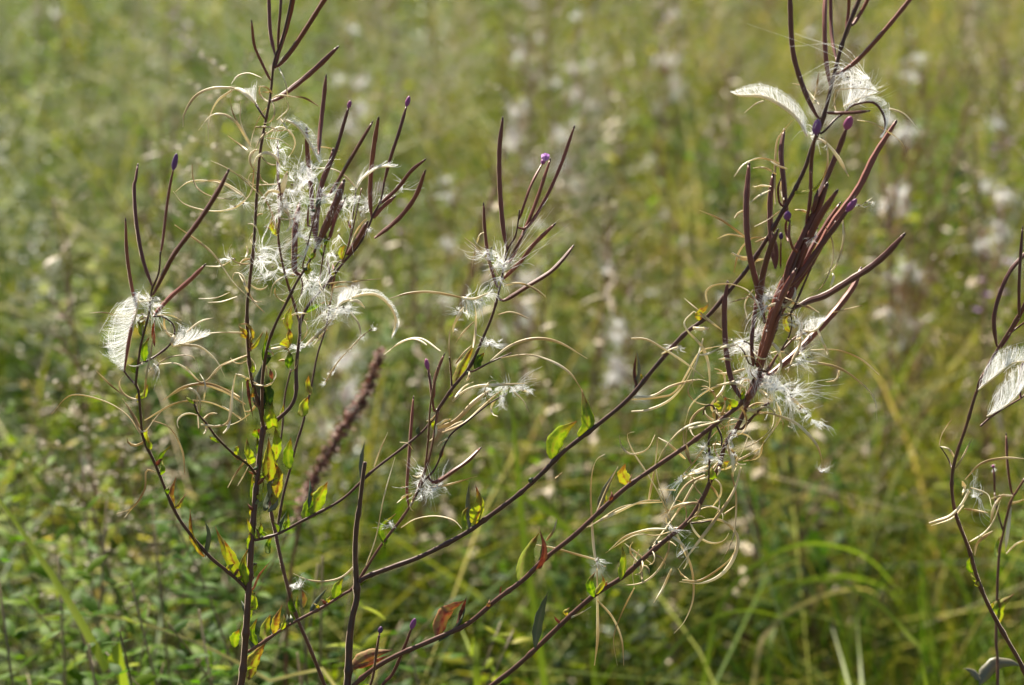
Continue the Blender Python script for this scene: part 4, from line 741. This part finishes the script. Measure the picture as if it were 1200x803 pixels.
place('leafy_forb', [(leafy, dict(h=.62)), (leafy, dict(h=.55, L=.06, w=.02, br=5)), (leafy, dict(h=.68, L=.042, w=.011, npair=22)), (leafy, dict(h=.58, L=.035, w=.017, br=6))],
      spots(210, 1.45, 9, .8, 1.15, -.5), 'leafy weed', desc('blurred green weed'))
place('silvery_forb', [(leafy, dict(h=.6, L=.05, w=.012, mt='silver', npair=20)), (leafy, dict(h=.55, L=.04, w=.012, mt='silver', br=6))],
      spots(32, 2.0, 9, .8, 1.15, -.5), 'silvery weed', desc('blurred silvery leaved weed'))
place('seeding_willowherb', [(fluffy, dict(h=.75, fl=4)), (fluffy, dict(h=.82, nb=12, fl=5)), (fluffy, dict(h=.7, nb=8, fl=3))],
      spots(40, 2.8, 10, .75, 1.1, .3), 'seeding plant', desc('blurred white tufted willowherb'))
def dry(h=.8, nb=8):
    top = np.array([rng.normal()*.06, rng.normal()*.06, h]); st = [tube(line((0, 0, 0), top, .03), np.linspace(.003, .0012, 8), 6)]; pd = []
    for k in range(nb):
        z = h*rng.uniform(.35, .95); b = top*(z/h)+np.array([.03, -.018, 0])*math.sin(z/h*math.pi); a = rng.random()*6.28; L = rng.uniform(.05, .15); t = b+np.array([math.cos(a)*L*.45, math.sin(a)*L*.45, L*.9])
        pd.append(('seed_pod', [tube(line(b, t, .01), np.array([.6, 1, 1, 1, 1, 1, .8, .3])*.0017, 6, seed=rng.random())], M['rusty']))
    B = np.array([top*rng.uniform(.15, .95) for _ in range(34)]); D = np.stack([rng.normal(size=34), rng.normal(size=34), rng.uniform(-.3, 1, 34)], 1)
    return ('stem', st, M['rusty']), pd+[('foliage', [lvs(B, D, rng.uniform(.02, .045, 34), .009)], M['forb'] if rng.random() < .5 else M['stalk'])]
place('dry_stalk', [(dry, dict()), (dry, dict(h=.72, nb=5)), (dry, dict(h=.9, nb=10)), (dry, dict(h=.75, nb=7))], spots(170, 2.1, 9, .8, 1.15, .35), 'dry stalk', desc('blurred reddish brown stalk'), .16)
place('seeding_stalk', [(panicle, dict()), (panicle, dict(h=.78)), (panicle, dict(h=.95))],
      spots(230, 1.9, 9, .75, 1.15, .1), 'seed stalk', desc('thin tan grass stalk'), .2)
def panicle_at(px_, py_, Y, lab): q = at(px_, py_, Y); return (q.x, q.y, q.z/.85, lab)
place('seeding_stalk', [(panicle, dict(h=.85))], [panicle_at(75, 425, 1.75, 'soft tan grass seed head low at the left edge'), panicle_at(140, 455, 1.8, 'tan grass seed head behind the left forked arm'), panicle_at(215, 60, 1.9, 'airy grass seed head left of the tallest stem top'),
      panicle_at(290, 110, 2.0, 'faint grass seed head behind the top of the tallest plant'), panicle_at(700, 60, 2.4, 'pale airy grass seed head at the top centre'), panicle_at(1165, 90, 2.2, 'tan grass seed head near the upper right corner'), panicle_at(1090, 200, 2.0, 'thin grass seed head between the bunch and the right edge')], 'seed stalk', desc(''), .1)
place('purple_flower', [(purple, dict())], spots(22, 2.6, 8, .9, 1.1, .3), 'purple flower', desc('small purple flowered stalk'))
# plants of the background that can be told apart: (photo x, photo y of the top, distance)
def put(px_, py_, Y, h, lab): q = at(px_, py_, Y); return (q.x, q.y, q.z/h, lab)
place('seeding_willowherb', [(fluffy, dict(h=.8, nb=12, fl=7, big=1.3))], [put(430, 18, 4.2, .86, 'blurred white seed clump right of the tallest stem top'), put(548, 40, 4.0, .86, 'blurred white seed tufts high in the picture left of centre top'),
      put(705, 5, 4.4, .86, 'blurred seeding willowherb, tallest white head at the top centre'), put(818, 5, 4.6, .86, 'blurred white seed head at the top edge left of the right-hand bunch'), put(645, 85, 3.8, .86, 'blurred white tufts above the middle spray'),
      put(735, 295, 2.6, .86, 'pale blurred seed silk between the middle spray and the maroon bunch'), put(590, 250, 3.0, .86, 'blurred white tufts just behind the middle spray'), put(1035, 235, 2.9, .86, 'blurred white tufts right of the maroon pod bunch'),
      put(1190, 120, 3.0, .86, 'blurred tan and white seed head at the upper right edge'), put(1020, 20, 4.3, .86, 'blurred white tufts right of the top pods of the bunch'), put(440, 330, 2.5, .86, 'blurred white tufts behind the right side of the tallest plant'), put(985, 300, 3.2,.86,'blurred white smear low beside the maroon pods')],
      'seeding plant', desc(''))
def dock(pts, Y, lab):
    W = np.array([tuple(at(a, b, Y)) for a, b in pts]); gz = np.array([W[0][0]-.02, W[0][1], 0]); W = spline([gz]+[tuple(w) for w in W], 40)
    r = thing('dock_plant', tuple(gz), lab, 'dock plant'); V, F, A_ = tube(W, np.linspace(.0026, .0012, 40), 6); link_mesh('stem', V, F, M['dock'], r, tuple(gz), A_)
    B, D = [], []
    zmin = at(*pts[1], Y).z
    up_ = [w for w in W if w[2] > zmin]
    for k in range(1000):
        q_ = rng.random()*(len(up_)-1.001); c = up_[int(q_)]*(1-q_%1)+up_[int(q_)+1]*(q_%1); u = (c[2]-zmin)/(W[-1][2]-zmin+1e-6); d = rdir(1)[0]; B.append(c+d*rng.uniform(.1, 1.6)*.0055*(1.1-.75*u)*(.65+.35*math.sin(c[2]*420+math.sin(c[2]*97)*2))+rng.normal(size=3)*.002); D.append(d)
    V, F, A_ = lvs(np.array(B), D,   .0045, .0035, droop=0); link_mesh('seed_spike', V, F, M['dock'], r, tuple(gz), A_)
dock([(335, 790), (352, 610), (385, 530), (410, 490), (432, 455), (446, 412)], 1.62, 'dark red seed spike leaning right behind the tallest plant')
def long_blade(pts, Y, w, rnd, lab, mt='bright', tipw=.1, dY=.25):
    W = [at(a, b, Y+dY*k/len(pts)) for k, (a, b) in enumerate(pts)]
    dv = W[0]-W[1]; k_ = min(1.0, .15/(Vector((dv.x, dv.y)).length/max(-dv.z, .02)*W[0].z+1e-6)); f_ = W[0].z/max(-dv.z, .02)*k_; b0 = Vector((W[0].x+dv.x*f_, W[0].y+dv.y*f_, 0)); C = spline([b0]+W, 40); n_ = len(C); T = unit(np.gradient(C, axis=0)); vd = unit(C-np.array([0, 0, CAM_H])); sd = unit(np.cross(T, vd+.25*np.sin(np.linspace(0, 3, n_))[:, None]*np.array([.6, 0, .5])))
    prof = np.interp(np.linspace(0, 1, n_), [0, .4, .75, 1], [.8, 1, .8, tipw]); V, F, A_ = ribbons(C[None], (sd*(w*.5*prof)[:, None])[None], [rnd], fold=.12)
    o = link_mesh('long_blade', V-np.array(b0, dtype=float), F, M[mt], attrs=A_); o.location = b0; return tag(o, lab, 'long blade')
# leafy weeds standing close at the lower left and a few at the bottom centre
near_w = [(60, 560, 1.7), (110, 610, 1.6), (150, 540, 1.8), (215, 560, 1.7), (250, 620, 1.55), (190, 650, 1.5), (120, 690, 1.45), (30, 660, 1.5), (265, 700, 1.45), (225, 730, 1.4), (165, 740, 1.38), (330, 700, 1.5), (370, 650, 1.6), (60, 740, 1.4), (20, 470, 2.0), (100, 450, 2.1), (240, 480, 2.0), (395, 740, 1.42), (480, 760, 1.45), (540, 700, 1.6)]
near_l = ['at the left edge low down', 'at lower left beside the bright slanting blade', 'under the left forked arm', 'just left of the left arm bend', 'in the crook of the left arm', 'low left, yellowish and broad', 'low left above the dry straw stalk', 'cut by the left edge', 'beside the thick left stem near the bottom', 'low, left of the thick stem',
          'at the bottom, right of the straw stalk tip', 'between the thick left stem and the slender leaning one', 'between the crossing stems', 'in the bottom left corner', 'half way up the left edge', 'dim, below the white feather', 'dim, behind the left arm threads', 'at the foot of the broken stem', 'at the bottom below the two small buds', 'low under the first long branch']
for (a_, b_, Y_), l_ in zip(near_w, near_l):
    q = at(a_, b_, Y_); mk = random.choice([dict(h=.62, L=.04, w=.013, npair=17), dict(h=.6, L=.034, w=.014, br=6), dict(h=.62, L=.05, w=.012)])
    sp_, ls = leafy(**mk, mt='forb'); r_ = proto('leafy_weed', sp_, ls); r_.location = (q.x, q.y, 0); r_.scale = (q.z/.6,)*3; r_.rotation_euler = (random.uniform(-.06, .06), random.uniform(-.06, .06), random.uniform(0, 6)); tag(r_, 'small green weed '+l_, 'leafy weed', 'green weeds close behind the front plants')
long_blade([(150, 835), (128, 790), (100, 738), (68, 685), (32, 632), (-5, 580), (-50, 525)], 1.33, .0095, .74, 'bright green grass blade slanting down at the lower left edge')
long_blade([(185, 830), (160, 750), (130, 680), (90, 615), (45, 560), (-10, 515)], 1.6, .007, .42, 'duller green grass blade right of the bright slanting one at lower left')
long_blade([(420, 860), (320, 800), (250, 762), (190, 738), (130, 723), (90, 719), (50, 722), (10, 718), (-40, 695)], 1.38, .003, .95, 'dry straw stalk lying level across the lower left corner')
long_blade([(900, 800), (905, 740), (930, 690), (985, 675), (1040, 690), (1060, 720)], 1.9, .007, .45, 'arched green grass blade in the lower right')
long_blade([(985, 812), (1005, 720), (1050, 665), (1085, 635), (1110, 610)], 2.0, .009, .6, 'yellow green blade slanting to the right edge stem')
long_blade([(1015, 860), (1000, 820), (988, 778), (975, 735)], 1.7, .007, .55, 'bright yellow green blade tip at the bottom edge, lower right')
long_blade([(1014, 860), (1011, 820), (1008, 780), (1004, 725)], 1.7, .007, .52, 'upright yellow green blade at the bottom edge, lower right')
long_blade([(880, 820), (900, 740), (960, 700), (1010, 690), (1030, 700)], 1.85, .006, .9, 'pale dry blade arching low right of the long branches')
long_blade([(640, 820), (615, 640), (600, 480), (585, 390)], 1.7, .008, .5, 'blurred upright green blade behind the middle spray')
long_blade([(700, 820), (680, 640), (560, 560), (500, 580)], 1.9, .007, .5, 'blurred green blade arching left behind the lower branches')
long_blade([(1150, 830), (1130, 690), (1060, 600), (1010, 590)], 2.1, .007, .45, 'blurred blade arching left behind the right edge plant')
long_blade([(560, 820), (553, 770), (540, 735)], 1.5, .008, .6, 'yellow green blade at the bottom edge between the long branches')

long_blade([(820, 830), (850, 700), (930, 640), (1010, 650), (1060, 700)], 1.75, .006, .5, 'long green blade arching over the dark hollow at lower right')
long_blade([(1090, 830), (1060, 740), (1000, 690), (930, 680), (880, 700)], 1.65, .005, .62, 'yellowish blade arching left at lower right')
long_blade([(745, 850), (768, 790), (810, 740), (870, 715), (940, 730)], 1.6, .005, .45, 'green blade bending right under the tangled branch')
long_blade([(1100, 830), (1085, 700), (1070, 600), (1050, 520)], 2.0, .007, .6, 'upright yellow green blade left of the right edge plant')
long_blade([(940, 830), (920, 700), (915, 600), (930, 520)], 2.1, .007, .55, 'upright green blade right of the tangle')

# ------------------------------------------------------------------ light
sun_dir = Vector((-.38, .95, 1.02)).normalized()      # towards the sun: behind the plants, a little left, high
el = math.asin(sun_dir.z); az = math.atan2(sun_dir.x, sun_dir.y)
w = bpy.data.worlds.new('World'); S.world = w; w.use_nodes = True; nt = w.node_tree; nt.nodes.clear()
sk = nt.nodes.new('ShaderNodeTexSky'); sk.sky_type = 'NISHITA'; sk.sun_disc = False; sk.sun_elevation = el; sk.sun_rotation = az; sk.dust_density = 1.5
bg = nt.nodes.new('ShaderNodeBackground'); bg.inputs[1].default_value = .05; wo = nt.nodes.new('ShaderNodeOutputWorld')
nt.links.new(sk.outputs[0], bg.inputs[0]); nt.links.new(bg.outputs[0], wo.inputs[0])
ld = bpy.data.lights.new('sun', 'SUN'); ld.energy = 5.0; ld.angle = R(.5); ld.color = (1, .92, .78)
lo = bpy.data.objects.new('sun', ld); COL.objects.link(lo); lo.rotation_euler = sun_dir.to_track_quat('Z', 'Y').to_euler()
S.view_settings.view_transform = 'Standard'; S.view_settings.look = 'None'; S.view_settings.exposure = 1.55; S.view_settings.gamma = 1
S.render.engine = 'CYCLES'; S.cycles.max_bounces = 6; S.cycles.transmission_bounces = 4; S.cycles.diffuse_bounces = 3
